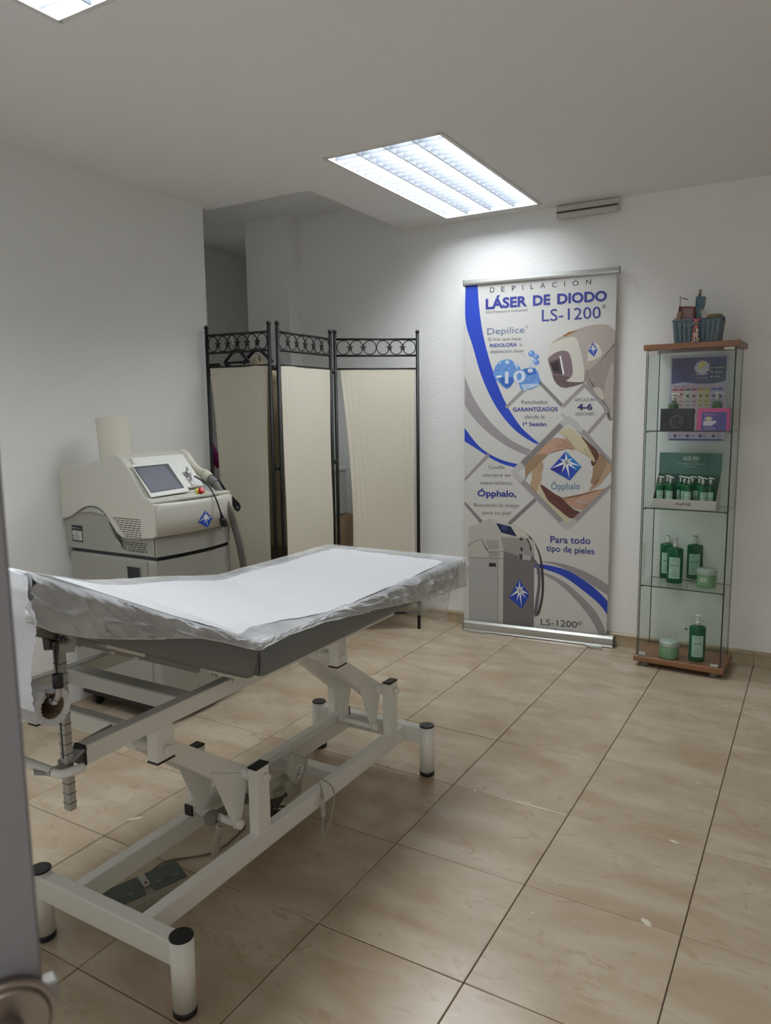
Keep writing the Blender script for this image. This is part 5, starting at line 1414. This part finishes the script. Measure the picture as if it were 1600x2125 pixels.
A_b = bottle_proto('pump_bottle', base_label['a'], True, zp(1399, 1209, SH[2]), rzc+.10, face=.3)
dup(A_b, zp(1384, 1198, SH[2]), rzc+.05, base_label['b']); dup(A_b, zp(1440, 1201, SH[2]), rzc+.12, base_label['c'])
bb_ = zp(1445, 1371, .052); dup(A_b, bb_, rzc+.25, base_label['d'])
for o in [A_b]+[x for x in bpy.data.objects if x.get('label') in (base_label['b'], base_label['c'], base_label['d'])]: o['group'] = 'tall green pump bottles'
def jar(label, loc, rz, tag_):
    r_ = root('gel_jar', label, 'jar', loc, rz, 'pale green lidded jars')
    bm = BM(); lathe(bm, [(.040, 0), (.044, .003), (.0455, .010), (.0455, .058), (.044, .062)], (0, 0, 0), 32); part('jar_body', bm, mat('jar_green', srgb(136, 184, 142), .25, Transmission_Weight=.25), r_, local=True)
    bm = BM(); lathe(bm, [(.0455, .062), (.047, .064), (.047, .084), (.045, .088), (.002, .0885)], (0, 0, 0), 32); part('jar_lid', bm, mat('jar_lid_frost', srgb(196, 212, 198), .3, Transmission_Weight=.2), r_, local=True)
    bm = BM()
    if tag_:
        grid(bm, 5, 2, lambda i, j: Vector((cos(radians(-118+i*34))*.0462, sin(radians(-118+i*34))*.0462, .030+.019*j))); t = part('price_tag', bm, mat('tag_cream', srgb(214, 214, 196), .6), r_, local=True)
        bm = BM(); grid(bm, 4, 2, lambda i, j: Vector((cos(radians(-108+i*14))*.0467, sin(radians(-108+i*14))*.0467, .036+.007*j))); part('tag_print', bm, mat('label_print_grey', srgb(110, 140, 126), .5), t, local=True)
    else:
        for k in range(5): grid(bm, 5, 2, lambda i, j: Vector((cos(radians(-125+i*(38+7*(k % 3))))*.0460, sin(radians(-125+i*(38+7*(k % 3))))*.0460, .014+.007*k+.0012*j)))
        part('label_print', bm, mat('label_print_green', srgb(84, 120, 92), .5), r_, local=True)
    return r_
jar('pale green jar with a small cream price tag on the third shelf', zp(1466, 1217, SH[2]), rzc, True)
jar('pale green jar with frosted lid on the wooden cabinet base', zp(1388, 1364, .052), rzc, False)

# ---- cardboard counter display on the second shelf
dz = SH[1]
f0, f1 = zp(1361, 1050, dz), zp(1487, 1060, dz)
fl0, fl1 = cl_(f0), cl_(f1)
dx0, dx1, dy = fl0[0], fl1[0], -.098
dsp = root('counter_display', 'white and teal cardboard counter display holding small green bottles', 'display box', tuple(cw((dx0+dx1)/2, dy+.05, dz)))
CARD = mat('white_card', srgb(202, 198, 192), .6); TEAL = mat('teal_card', srgb(66, 112, 102), .55); DKG = mat('dark_green_card', srgb(36, 78, 60), .6)
part('tray_front', cbox(dx0, dx1, dy, dy+.002, dz, dz+.046), CARD, dsp)
part('tray_floor', cbox(dx0, dx1, dy, dy+.115, dz, dz+.002), CARD, dsp)
bkz = cp(1440, 940, dy+.115).z
yb_ = dy+.115
part('back_card', cbox(dx0, dx1, yb_, yb_+.002, dz, bkz), TEAL, dsp)
for x in (dx0, dx1-.0015):
    bm = BM(); prism(bm, [cw(x, dy, dz), cw(x, dy, dz+.046), cw(x, yb_, dz+.175), cw(x, yb_, dz)], cu*.0015); part('side_card', bm, CARD, dsp)
part('inner_card', cbox(dx0+.002, dx1-.002, yb_-.003, yb_-.001, dz+.002, dz+.16), DKG, dsp)
def ctext(s, x0, x1, z, cap, y, m, parent, bold=0, name='lettering'):
    return tx(name, s, cw(x0, y, z), cu, (0, 0, 1), x1-x0, cap, m, parent, bold)
lw = mat('print_cream', srgb(210, 222, 212), .5)
ctext('ALOE VERA', -.038, .036, bkz-.036, .019, yb_-.001, lw, dsp, .01)
ctext('gel natural', -.002, .030, bkz-.044, .004, yb_-.001, lw, dsp)
ctext('calma, hidrata y protege tu piel', -.064, .062, bkz-.055, .0055, yb_-.001, lw, dsp)
ctext('en cada uso', -.034, .024, bkz-.068, .005, yb_-.001, lw, dsp)
ctext('KeFUS', (dx0+dx1)/2-.034, (dx0+dx1)/2+.032, dz+.019, .012, dy-.0006, TXK, dsp, .02)
# nine small bottles
SB = None; xs_ = [-.108, -.072, -.033, .006, .047, .081]
rows = [((1380, 1040), 'first'), ((1402, 1042), 'second'), ((1442, 1046), 'centre'), ((1474, 1048), 'right')]
spots_ = []
W_in = (dx1-dx0)
small = [(.10, .030, 'leftmost'), (.265, .024, 'second from left in the front row'), (.555, .024, 'standing in the middle of the front row'), (.775, .023, 'foremost near the right end'), (.88, .040, 'rightmost'),
         (.17, .085, 'behind the leftmost ones in the back row'), (.385, .085, 'in the back row left of the middle'), (.47, .050, 'in the gap left of the middle bottle'), (.68, .085, 'in the back row right of the middle'), (.57, .089, 'directly behind the middle one')]
for k, (t, yy, wh) in enumerate(small):
    loc = cw(dx0+W_in*t, dy+yy, dz+.0022)
    lab = 'small green pump bottle in the cardboard display, '+wh
    if SB is None: SB = bottle_proto('small_pump_bottle', lab, False, loc, rzc+.05, chrome=True, face=.6); SB['group'] = 'small green pump bottles in the display'
    else: dup(SB, loc, rzc+random.uniform(-.3, .5), lab)

# ---- top shelf: two pump bottles, black card box, pink card box
tz = SH[0]
for px, lab in ((1396, 'green bottle with chrome pump behind the black box on the top shelf'), (1486, 'green bottle with chrome pump behind the pink box on the top shelf')):
    p = cw(cl_(cp(px, 880, -.03))[0], -.03, tz)
    o = bottle_proto('chrome_pump_bottle', lab, False, p, rzc, chrome=True, face=.9, gm=GGL) if px == 1396 else dup(o, p, rzc, lab)
    o['group'] = 'chrome pump bottles on the top shelf'; o.scale = (1.2, 1.2, 1.17)
a0, a1 = cl_(cp(1370, 892, -.085))[0], cl_(cp(1438, 892, -.085))[0]
bxb = root('black_gift_box', 'black card box with a round printed seal on the top shelf', 'box', tuple(cw((a0+a1)/2, -.08, tz)))
part('box_body', cbox(max(a0, G0+T+.003), a1, -.090, -.060, tz, tz+.104, .001), mat('black_card', srgb(34, 34, 38), .5), bxb)
part('box_flap', cbox(max(a0, G0+T+.003)+.001, a1-.001, -.0915, -.0902, tz+.074, tz+.103), mat('black_card_flap', srgb(42, 42, 46), .5), bxb)
cx_ = cl_(cp(1404, 873, -.09))[0]; czz = cp(1404, 875, -.09).z
bm = BM(); c = cw(cx_, -.0908, czz)
tube(bm, [c+cu*(.0285*cos(t*2*pi/36))+Vector((0, 0, .0285*sin(t*2*pi/36))) for t in range(37)], .0009, 5, cap=False); sl = part('seal_ring', bm, mat('seal_grey', srgb(170, 168, 172), .5), bxb)
bm = BM(); random.seed(5)
for k in range(46):
    a, r_ = random.uniform(0, 6.28), .024*math.sqrt(random.random()); p = c+cu*(r_*cos(a))+Vector((0, 0, r_*sin(a))); q = random.uniform(.001, .003)
    P = [p+cu*(q*cos(t*2.1))+Vector((0, 0, q*.5*sin(t*2.1))) for t in range(3)]; bm.faces.new([bm.verts.new(v) for v in P])
o = part('seal_print', bm, mat('seal_grey', srgb(170, 168, 172), .5), bxb, norm=False); o['kind'] = 'stuff'
a0, a1 = cl_(cp(1446, 892, -.085))[0], cl_(cp(1513, 892, -.085))[0]
a1 = min(a1, G1-T-.003)
pkb = root('pink_gift_box', 'pink card box with a purple printed panel on the top shelf', 'box', tuple(cw((a0+a1)/2, -.08, tz)))
PKM = mat('pink_card', srgb(206, 84, 140), .5)
part('box_body', cbox(a0, a1, -.090, -.055, tz, tz+.104, .001), PKM, pkb)
pw0, pw1 = a0+.020, a1-.012
pp = part('printed_panel', cbox(pw0, pw1, -.0912, -.0902, tz+.001, tz+.086), mat('purple_print', srgb(84, 72, 150), .45, noise_s=90, noise_a=.3), pkb)
ctext('Beauty Room', pw0+.010, pw0+.062, tz+.072, .007, -.0918, mat('print_pink', srgb(214, 130, 176), .5), pp, .02)
def poly_on(pts, y, m, name, parent):
    bm = BM(); bm.faces.new([bm.verts.new(cw(x, y, z)) for x, z in pts]); bmesh.ops.triangulate(bm, faces=bm.faces); return part(name, bm, m, parent, norm=False)
def burst(cx, cz, rx, rz_, n=12, k=.72): return [(cx+rx*(1 if i % 2 == 0 else k)*cos(i*pi/n), cz+rz_*(1 if i % 2 == 0 else k)*sin(i*pi/n)) for i in range(2*n)]
BST = mat('burst_lilac', srgb(206, 202, 222), .5); YEL = mat('print_yellow', srgb(222, 206, 60), .5)
poly_on(burst(pw0+.030, tz+.056, .019, .011), -.0915, BST, 'burst_print', pp)
ctext('JP', pw0+.022, pw0+.040, tz+.050, .013, -.0920, YEL, pp, .03)
poly_on([(pw0+.008, tz+.046), (pw0+.062, tz+.046), (pw0+.066, tz+.041), (pw0+.044, tz+.024), (pw0+.008, tz+.024)], -.0916, mat('print_pale_pink', srgb(224, 208, 220), .5), 'name_tag_print', pp)
for k, (a, b_) in enumerate(((.010, .058), (.012, .064))): poly_on([(pw0+a, tz+.017-.008*k), (pw0+b_, tz+.017-.008*k), (pw0+b_, tz+.0145-.008*k), (pw0+a, tz+.0145-.008*k)], -.0916, mat('print_lilac_light', srgb(190, 180, 214), .5), 'small_print', pp)
random.seed(8); bm = BM()
for k in range(40):
    x, z = random.uniform(pw0+.003, pw1-.003), random.uniform(tz+.004, tz+.084); q = random.uniform(.0006, .0016)
    bm.faces.new([bm.verts.new(cw(x+q*cos(t*pi/2), -.0914, z+q*sin(t*pi/2))) for t in range(4)])
o = part('star_dots', bm, mat('print_lilac_light', srgb(190, 180, 214), .5), pp, norm=False); o['kind'] = 'stuff'

# ---- price poster taped inside the back pane
qa, qb, qc, qd = [cl_(cp(*q, .108)) for q in ((1394, 745), (1513, 741), (1503, 911), (1383, 909))]
px0, px1 = (qa[0]+qd[0])/2, min((qb[0]+qc[0])/2, G1-T-.004); pz0, pz1 = (qc[2]+qd[2])/2-.012, (qa[2]+qb[2])/2+.016
pos = root('price_poster', 'price list poster with purple header taped inside the glass cabinet back', 'poster', tuple(cw((px0+px1)/2, .11, pz0)))
part('poster_sheet', cbox(px0, px1, .1100, .1108, pz0, pz1), mat('poster_paper', srgb(188, 190, 206), .5), pos)
pu = lambda t: lerp(px0, px1, t); pv = lambda t: lerp(pz1, pz0, t)
hd_ = poly_on([(pu(.03), pv(.03)), (pu(.97), pv(.03)), (pu(.97), pv(.31)), (pu(.75), pv(.335)), (pu(.5), pv(.335)), (pu(.25), pv(.31)), (pu(.03), pv(.33))], .1096, mat('poster_purple', srgb(82, 80, 128), .45, noise_s=35, noise_a=.3), 'header_print', pos)
poly_on([(pu(.70), pv(.13)), (pu(.97), pv(.13)), (pu(.97), pv(.31)), (pu(.70), pv(.325))], .1093, mat('poster_slate', srgb(70, 84, 104), .45), 'header_panel', hd_)
poly_on(burst(pu(.56), pv(.145), .036, .036, 13, .80), .1091, BST, 'burst_print', hd_)
ctext('JP', pu(.49), pu(.62), pv(.150), .024, .1087, YEL, hd_, .035)
ctext('DEPILACIÓN', pu(.44), pu(.70), pv(.190), .009, .1086, LOGW, hd_, .02)
ctext('LÁSER', pu(.47), pu(.66), pv(.232), .010, .1086, LOGW, hd_, .02)
ctext('belleza y cuidado', pu(.48), pu(.66), pv(.27), .005, .1088, LOGW, hd_)
for k in range(3):
    z = pv(.155+.05*k); poly_on([(pu(.73)+.004*cos(a*.785), z+.004*sin(a*.785)) for a in range(8)], .1089, LOGW, 'contact_icon', hd_)
    poly_on([(pu(.78), z+.0015), (pu(.93-.03*k), z+.0015), (pu(.93-.03*k), z-.0015), (pu(.78), z-.0015)], .1089, LOGW, 'contact_line', hd_)
poly_on([(pu(.03), pv(.34)), (pu(.97), pv(.345)), (pu(.97), pv(.93)), (pu(.03), pv(.93))], .1098, mat('poster_body_pink', srgb(196, 176, 196), .5), 'poster_field', pos)
cols = [srgb(160, 70, 74), srgb(160, 70, 74), srgb(84, 100, 90), srgb(160, 92, 112), srgb(188, 150, 70), srgb(186, 170, 60), srgb(84, 90, 160), srgb(84, 90, 160)]
pale = [srgb(204, 184, 178), srgb(204, 184, 178), srgb(192, 200, 188), srgb(204, 184, 196), srgb(206, 196, 166), srgb(204, 200, 160), srgb(186, 188, 214), srgb(186, 188, 214)]
prices = ['15€', '20€', '25€', '32€', '40€', '30€', '10€', '8€']
for rw, v0 in ((0, .385), (1, .645)):
    ctext('· Packs Élite ·', pu(.06), pu(.33), pv(v0-.012), .009, .1089, mat('print_plum', srgb(130, 66, 90), .5), pos, .01)
    for k in range(8):
        x0, x1 = pu(.055+.112*k), pu(.055+.112*k+.098)
        c = poly_on([(x0, pv(v0)), (x1, pv(v0)), (x1, pv(v0+.215)), (x0, pv(v0+.215))], .1094, mat('pack_pale_%d' % k, pale[k], .5), 'pack_card', pos)
        poly_on([(x0, pv(v0+.025)), (x0+.001, pv(v0+.004)), (x0+.004, pv(v0)), (x1-.004, pv(v0)), (x1-.001, pv(v0+.004)), (x1, pv(v0+.025))], .1090, mat('pack_head_%d' % k, cols[k], .5), 'pack_header', c)
        xm = (x0+x1)/2; zz = pv(v0+.085)
        m = mat('pack_ink_%d' % k, tuple(q*.35 for q in cols[k][:3])+(1,), .5)
        if k < 2: poly_on([(xm+.009*cos(a*.628), zz+.011*sin(a*.628)+(.002 if a < 5 else 0)) for a in range(10)], .1090, m, 'pack_drawing', c); poly_on([(xm+.0015+.0062*cos(a*.785), zz-.002+.0075*sin(a*.785)) for a in range(8)], .1087, mat('pack_face', srgb(214, 186, 170), .5), 'pack_drawing', c)
        else: poly_on([(xm-.006, zz+.009), (xm-.003, zz+.003), (xm+.003, zz+.003), (xm+.006, zz+.009), (xm+.004, zz-.003), (xm+.006, zz-.012), (xm, zz-.005), (xm-.006, zz-.012), (xm-.004, zz-.003)], .1090, m, 'pack_drawing', c)
        for q in range(3): poly_on([(x0+.003, pv(v0+.135+.013*q)), (x1-.003, pv(v0+.135+.013*q)), (x1-.003, pv(v0+.139+.013*q)), (x0+.003, pv(v0+.139+.013*q))], .1090, m, 'pack_text', c)
        ctext(prices[k], x0+.004, x1-.004, pv(v0+.205), .0075, .1089, m, c, .02)
for k in range(4):
    xk = pu(.13+.225*k); poly_on([(xk+.0085*cos(a*.628), pv(.955)+.0085*sin(a*.628)+.006) for a in range(10)], .1090, mat('icon_slate', srgb(74, 76, 110), .5), 'round_icon', pos)
    for q in range(3): poly_on([(xk+.014, pv(.940+.014*q)+.006), (xk+.036-.003*q, pv(.940+.014*q)+.006), (xk+.036-.003*q, pv(.944+.014*q)+.006), (xk+.014, pv(.944+.014*q)+.006)], .1090, mat('icon_slate', srgb(74, 76, 110), .5), 'icon_text', pos)
poly_on([(pu(.03), pv(.975)), (pu(.97), pv(.975)), (pu(.97), pv(.995)), (pu(.03), pv(.995))], .1089, mat('poster_footer', srgb(72, 66, 120), .5), 'footer_bar', pos)

# ================================================================== BASKET ON TOP OF THE CABINET
kz = 1.5745
b0, b1 = cl_(cp(1395, 715, -.07)), cl_(cp(1492, 712, -.07))
bxc, by = (b0[0]+b1[0])/2, -.005
bkt = root('plastic_basket', 'grey blue perforated plastic basket on top of the glass cabinet', 'basket', tuple(cw(bxc, by, kz)))
BKM = mat('basket_blue_grey', srgb(86, 104, 114), .45); hwB, hdB, hB = .104, .068, .108
def bwall(side, t, z):
    """point on the basket wall: side 0 front,1 right,2 back,3 left; t -1..1"""
    k = .90+.10*z/hB
    X, Y = hwB*k, hdB*k
    return {0: cw(bxc+X*t, by-Y, kz+z), 1: cw(bxc+X, by+Y*t, kz+z), 2: cw(bxc-X*t, by+Y, kz+z), 3: cw(bxc-X, by-Y*t, kz+z)}[side]
for side in range(4):
    bm = BM(); nx = 19 if side % 2 == 0 else 13; nzr = 14
    nrm_ = {0: cn, 1: cu, 2: -cn, 3: -cu}[side]
    for i in range(nx):          # ribs of the woven pattern leave small openings in columns
        for j in range(nzr):
            w_ = 2/(nx//2*.45+(nx+1)//2*1.0); o_ = (i//2)*1.45+(i % 2)*1.0; t0 = -1+w_*o_; t1 = t0+w_*(.45 if i % 2 else 1.0); z0, z1 = hB*j/nzr, hB*(j+1)/nzr
            if i % 2 == 1 and 0 < j < nzr-1:
                tm_ = (t1-t0)*.18
                for (a, b_, c_, d_2) in ((t0, t1, z0, z0+(z1-z0)*.5),): bm.faces.new([bm.verts.new(bwall(side, *q)) for q in ((a, c_), (b_, c_+.002), (b_, d_2+.002), (a, d_2))])
            else: bm.faces.new([bm.verts.new(bwall(side, *q)) for q in ((t0, z0), (t1, z0), (t1, z1), (t0, z1))])
    o = part('basket_wall', bm, BKM, bkt, norm=False); sm = o.modifiers.new('thickness', 'SOLIDIFY'); sm.thickness = .0025
part('basket_floor', (lambda bm: (bm.faces.new([bm.verts.new(bwall(*q)) for q in ((0, -1, .001), (0, 1, .001), (2, -1, .001), (2, 1, .001))]), bm)[1])(BM()), BKM, bkt)
bm = BM(); tube(bm, [bwall(0, -1, hB), bwall(0, 1, hB), bwall(2, -1, hB), bwall(2, 1, hB), bwall(0, -1, hB)], .0035, 8); part('basket_rim', bm, BKM, bkt)
for s in (3, 1):
    bm = BM(); tube(bm, smooth_pts([bwall(s, -.5, hB), bwall(s, -.3, hB+.010), bwall(s, .3, hB+.010), bwall(s, .5, hB)], 4), .004, 8); part('basket_handle', bm, BKM, bkt)
def cq(pts, y0, dep, z=0): return [cp(*q, y0) for q in pts]
def slabpx(name, pts, y, dep, m, parent):
    bm = BM(); prism(bm, [cp(*q, y) for q in pts], -cn*(-dep)*-1); return part(name, bm, m, parent)
c9 = lambda x, y: (1380+x/11.43, 580+y/11.43)
bxr = root('framed_card_box', 'dark red box with a clear window standing in the basket', 'box', tuple(cw(bxc-.05, by, kz)))
slabpx('box_body', [c9(*q) for q in ((330, 640), (700, 640), (700, 880), (650, 1040), (330, 1040), (300, 900))], by-.02, .02, mat('dark_red_card', srgb(104, 46, 46), .5), bxr)
slabpx('box_window', [c9(*q) for q in ((420, 690), (650, 690), (650, 1000), (350, 1000), (395, 800))], by-.0215, .001, mat('window_brown', srgb(132, 104, 96), .4, noise_s=50, noise_a=.3), bxr)
wdn = root('wooden_block', 'slanting tan wooden piece at the left end of the basket', 'wooden block', tuple(cw(bxc-.08, by, kz)))
slabpx('block', [c9(*q) for q in ((305, 765), (405, 765), (340, 1040), (240, 1020))], by-.035, .02, mat('tan_wood', srgb(138, 112, 82), .6, noise_s=20, noise_a=.15), wdn)
pin = root('black_hook_rod', 'thin black rod with a bent top sticking out of the basket', 'rod', tuple(cw(bxc-.08, by, kz)))
bm = BM(); tube(bm, [cp(*c9(345, 1000), by-.027), cp(*c9(345, 750), by-.027)], .0022, 8); tube(bm, [cp(*c9(350, 750), by-.027), cp(*c9(370, 430), by-.027)], .0013, 8); part('rod', bm, BLACKP, pin)
bm = BM(); tube(bm, [cp(*c9(335, 418), by-.027), cp(*c9(545, 478), by-.027)], [.0012, .0020], 8); part('rod_tip', bm, BLACKP, pin)
bot = root('blue_bottle', 'tall turquoise bottle with a round cork top in the basket', 'bottle', tuple(cw(bxc, by, kz)))
slabpx('carton', [c9(*q) for q in ((735, 400), (945, 400), (915, 620), (850, 760), (835, 1040), (700, 1040), (710, 760), (725, 560))], by+.0, .035, mat('turquoise_print', srgb(66, 98, 108), .35, noise_s=30, noise_a=.45), bot)
bm = BM(); c0_ = cp(*c9(815, 400), by+.02); c1_ = cp(*c9(830, 320), by+.02); tube(bm, [c0_, c1_], [.0075, .0065], 14); part('bottle_neck', bm, mat('neck_bronze', srgb(96, 96, 80), .3, noise_s=60, noise_a=.4), bot)
bm = BM(); c = cp(*c9(842, 268), by+.02); lathe(bm, [(.001, -.008), (.005, -.0065), (.0075, 0), (.006, .005), (.001, .0075)], tuple(c), 16); part('cork_top', bm, mat('cork', srgb(134, 128, 106), .7, noise_s=90, noise_a=.2), bot)
slabpx('blue_band', [c9(*q) for q in ((735, 480), (780, 480), (770, 620), (728, 620))], by-.001, .0008, mat('navy_print', srgb(54, 70, 120), .4), bot)
# cat-shaped mosaic figure leaning on the basket front
cat = root('mosaic_cat_tag', 'flat cat-shaped tag with a bright mosaic pattern leaning on the basket', 'ornament', tuple(cw(bxc, by-hdB-.01, kz)))
yc = by-hdB-.008
cpt = [(650, 890), (700, 920), (780, 920), (840, 885), (840, 960), (810, 1010), (780, 1060), (790, 1150), (795, 1300), (820, 1380), (810, 1500), (740, 1525), (600, 1520), (600, 1450), (640, 1350), (650, 1300), (640, 1150), (680, 1060), (650, 1000)]
slabpx('tag_board', [c9(*q) for q in cpt], yc, .003, mat('tag_navy', srgb(50, 48, 88), .5), cat)
MOS = [((660, 900), (720, 940), (700, 1000), (665, 970), srgb(176, 70, 90)), ((770, 935), (830, 900), (825, 960), (780, 1000), srgb(176, 70, 90)), ((715, 945), (765, 945), (745, 1020), (725, 1010), srgb(206, 150, 120)),
       ((670, 1000), (720, 1030), (700, 1060), (680, 1040), srgb(200, 190, 160)), ((760, 1030), (800, 1000), (780, 1050), (750, 1060), srgb(200, 190, 160)), ((700, 1070), (770, 1075), (780, 1140), (720, 1170), srgb(190, 110, 70)), ((660, 1150), (715, 1120), (710, 1220), (655, 1260), srgb(160, 80, 60)),
       ((725, 1180), (785, 1150), (785, 1240), (740, 1260), srgb(206, 180, 150)), ((665, 1265), (730, 1240), (735, 1340), (690, 1420), srgb(204, 174, 156)), ((740, 1270), (785, 1250), (770, 1400), (740, 1400), srgb(210, 186, 168)), ((680, 1430), (715, 1380), (720, 1470), (690, 1470), srgb(214, 196, 180)), ((740, 1410), (775, 1410), (770, 1470), (735, 1470), srgb(206, 176, 130)),
       ((780, 1370), (812, 1385), (808, 1480), (785, 1460), srgb(180, 170, 90)), ((640, 1380), (675, 1360), (675, 1460), (630, 1450), srgb(170, 126, 80)), ((612, 1462), (690, 1480), (730, 1515), (610, 1512), srgb(200, 160, 110)), ((740, 1480), (805, 1470), (800, 1500), (742, 1518), srgb(132, 110, 160)), ((640, 1290), (662, 1270), (680, 1350), (645, 1370), srgb(140, 90, 70))]
for k, (*q, c) in enumerate(MOS):
    bm = BM(); bm.faces.new([bm.verts.new(cp(*c9(*p), yc-.0006)) for p in q]); part('mosaic_piece', bm, mat('mosaic_%d' % k, c, .5), cat, norm=False)
# straw-coloured round tin and a striped toy at the right end
tin = root('round_tin', 'olive yellow round lidded tin at the right end of the basket', 'tin', tuple(cw(bxc+.06, by, kz)))
p0 = cp(*c9(1190, 830), by+.02)
bm = BM(); lathe(bm, [(.030, -.07), (.031, -.022), (.033, -.020), (.033, -.004), (.031, 0), (.002, .0006)], tuple(p0), 30); part('tin_body', bm, mat('tin_olive', srgb(134, 122, 76), .5), tin)
toy = root('striped_candle', 'small yellow and dark striped piece lying in the basket', 'candle', tuple(cw(bxc+.04, by-.03, kz)))
a, b_ = cp(*c9(960, 930), by-.045), cp(*c9(1130, 910), by-.045)
for k in range(5):
    bm = BM(); tube(bm, [a.lerp(b_, k/5), a.lerp(b_, (k+1)/5)], [.0085+.001*(k < 3)]*2, 14); part('stripe', bm, [mat('toy_yellow', srgb(196, 160, 54), .4), mat('toy_dark', srgb(70, 50, 40), .4)][k % 2], toy)
fl_ = root('white_filler', 'tuft of white shredded paper filling in the basket', 'paper filler', tuple(cw(bxc+.02, by, kz)))
bm = BM(); random.seed(12)
for k in range(60):
    p = cp(*c9(random.uniform(860, 1010), random.uniform(700, 900)), by-.02+random.uniform(-.012, .012)); d = Vector([random.uniform(-1, 1) for _ in range(3)])*.008
    tube(bm, smooth_pts([p-d, p+Vector((0, 0, .003)), p+d], 2), .0005, 4)
for k in range(30):
    p = cw(bxc+random.uniform(-.08, .08), by+random.uniform(-.04, .03), kz+hB-.02); d = Vector((random.uniform(-1, 1), random.uniform(-1, 1), .2))*.02; tube(bm, [p-d, p+d], .001, 4)
o = part('shreds', bm, mat('shred_white', srgb(206, 204, 200), .6), fl_); o['kind'] = 'stuff'
bg = root('kraft_filling', 'pale folded wrapping paper showing over the basket rim', 'wrapping paper', tuple(cw(bxc, by, kz)))
bm = BM(); grid(bm, 12, 8, lambda i, j: cw(bxc+lerp(-.085, .085, i), by+lerp(-.055, .05, j), kz+hB-.022+.012*noise.noise(Vector((i*5, j*4, 0))))); part('wrapping_sheet', bm, mat('wrap_blue', srgb(132, 150, 158), .6), bg)
bm = BM(); grid(bm, 14, 6, lambda i, j: cw(bxc+lerp(-.088, .045, i), by+.01+.012*noise.noise(Vector((i*6, j*2, 5))), kz+.003+lerp(0, hB-.03, j))); part('added_dark_sheet', bm, mat('added_sheet_dark', srgb(44, 46, 50), .7), bg)  # dark sheet added so the bright wall doesn't show through the basket holes
# wall dowel hole seen through the cabinet
bm = BM(); c = aty(1424, 1305, YB-.001); tube(bm, [c, c+Vector((0, -.0015, 0))], .006, 12); single('wall_plug', bm, mat('plug_brown', srgb(110, 88, 70), .7), 'small brown wall plug in the wall behind the cabinet', 'wall plug')
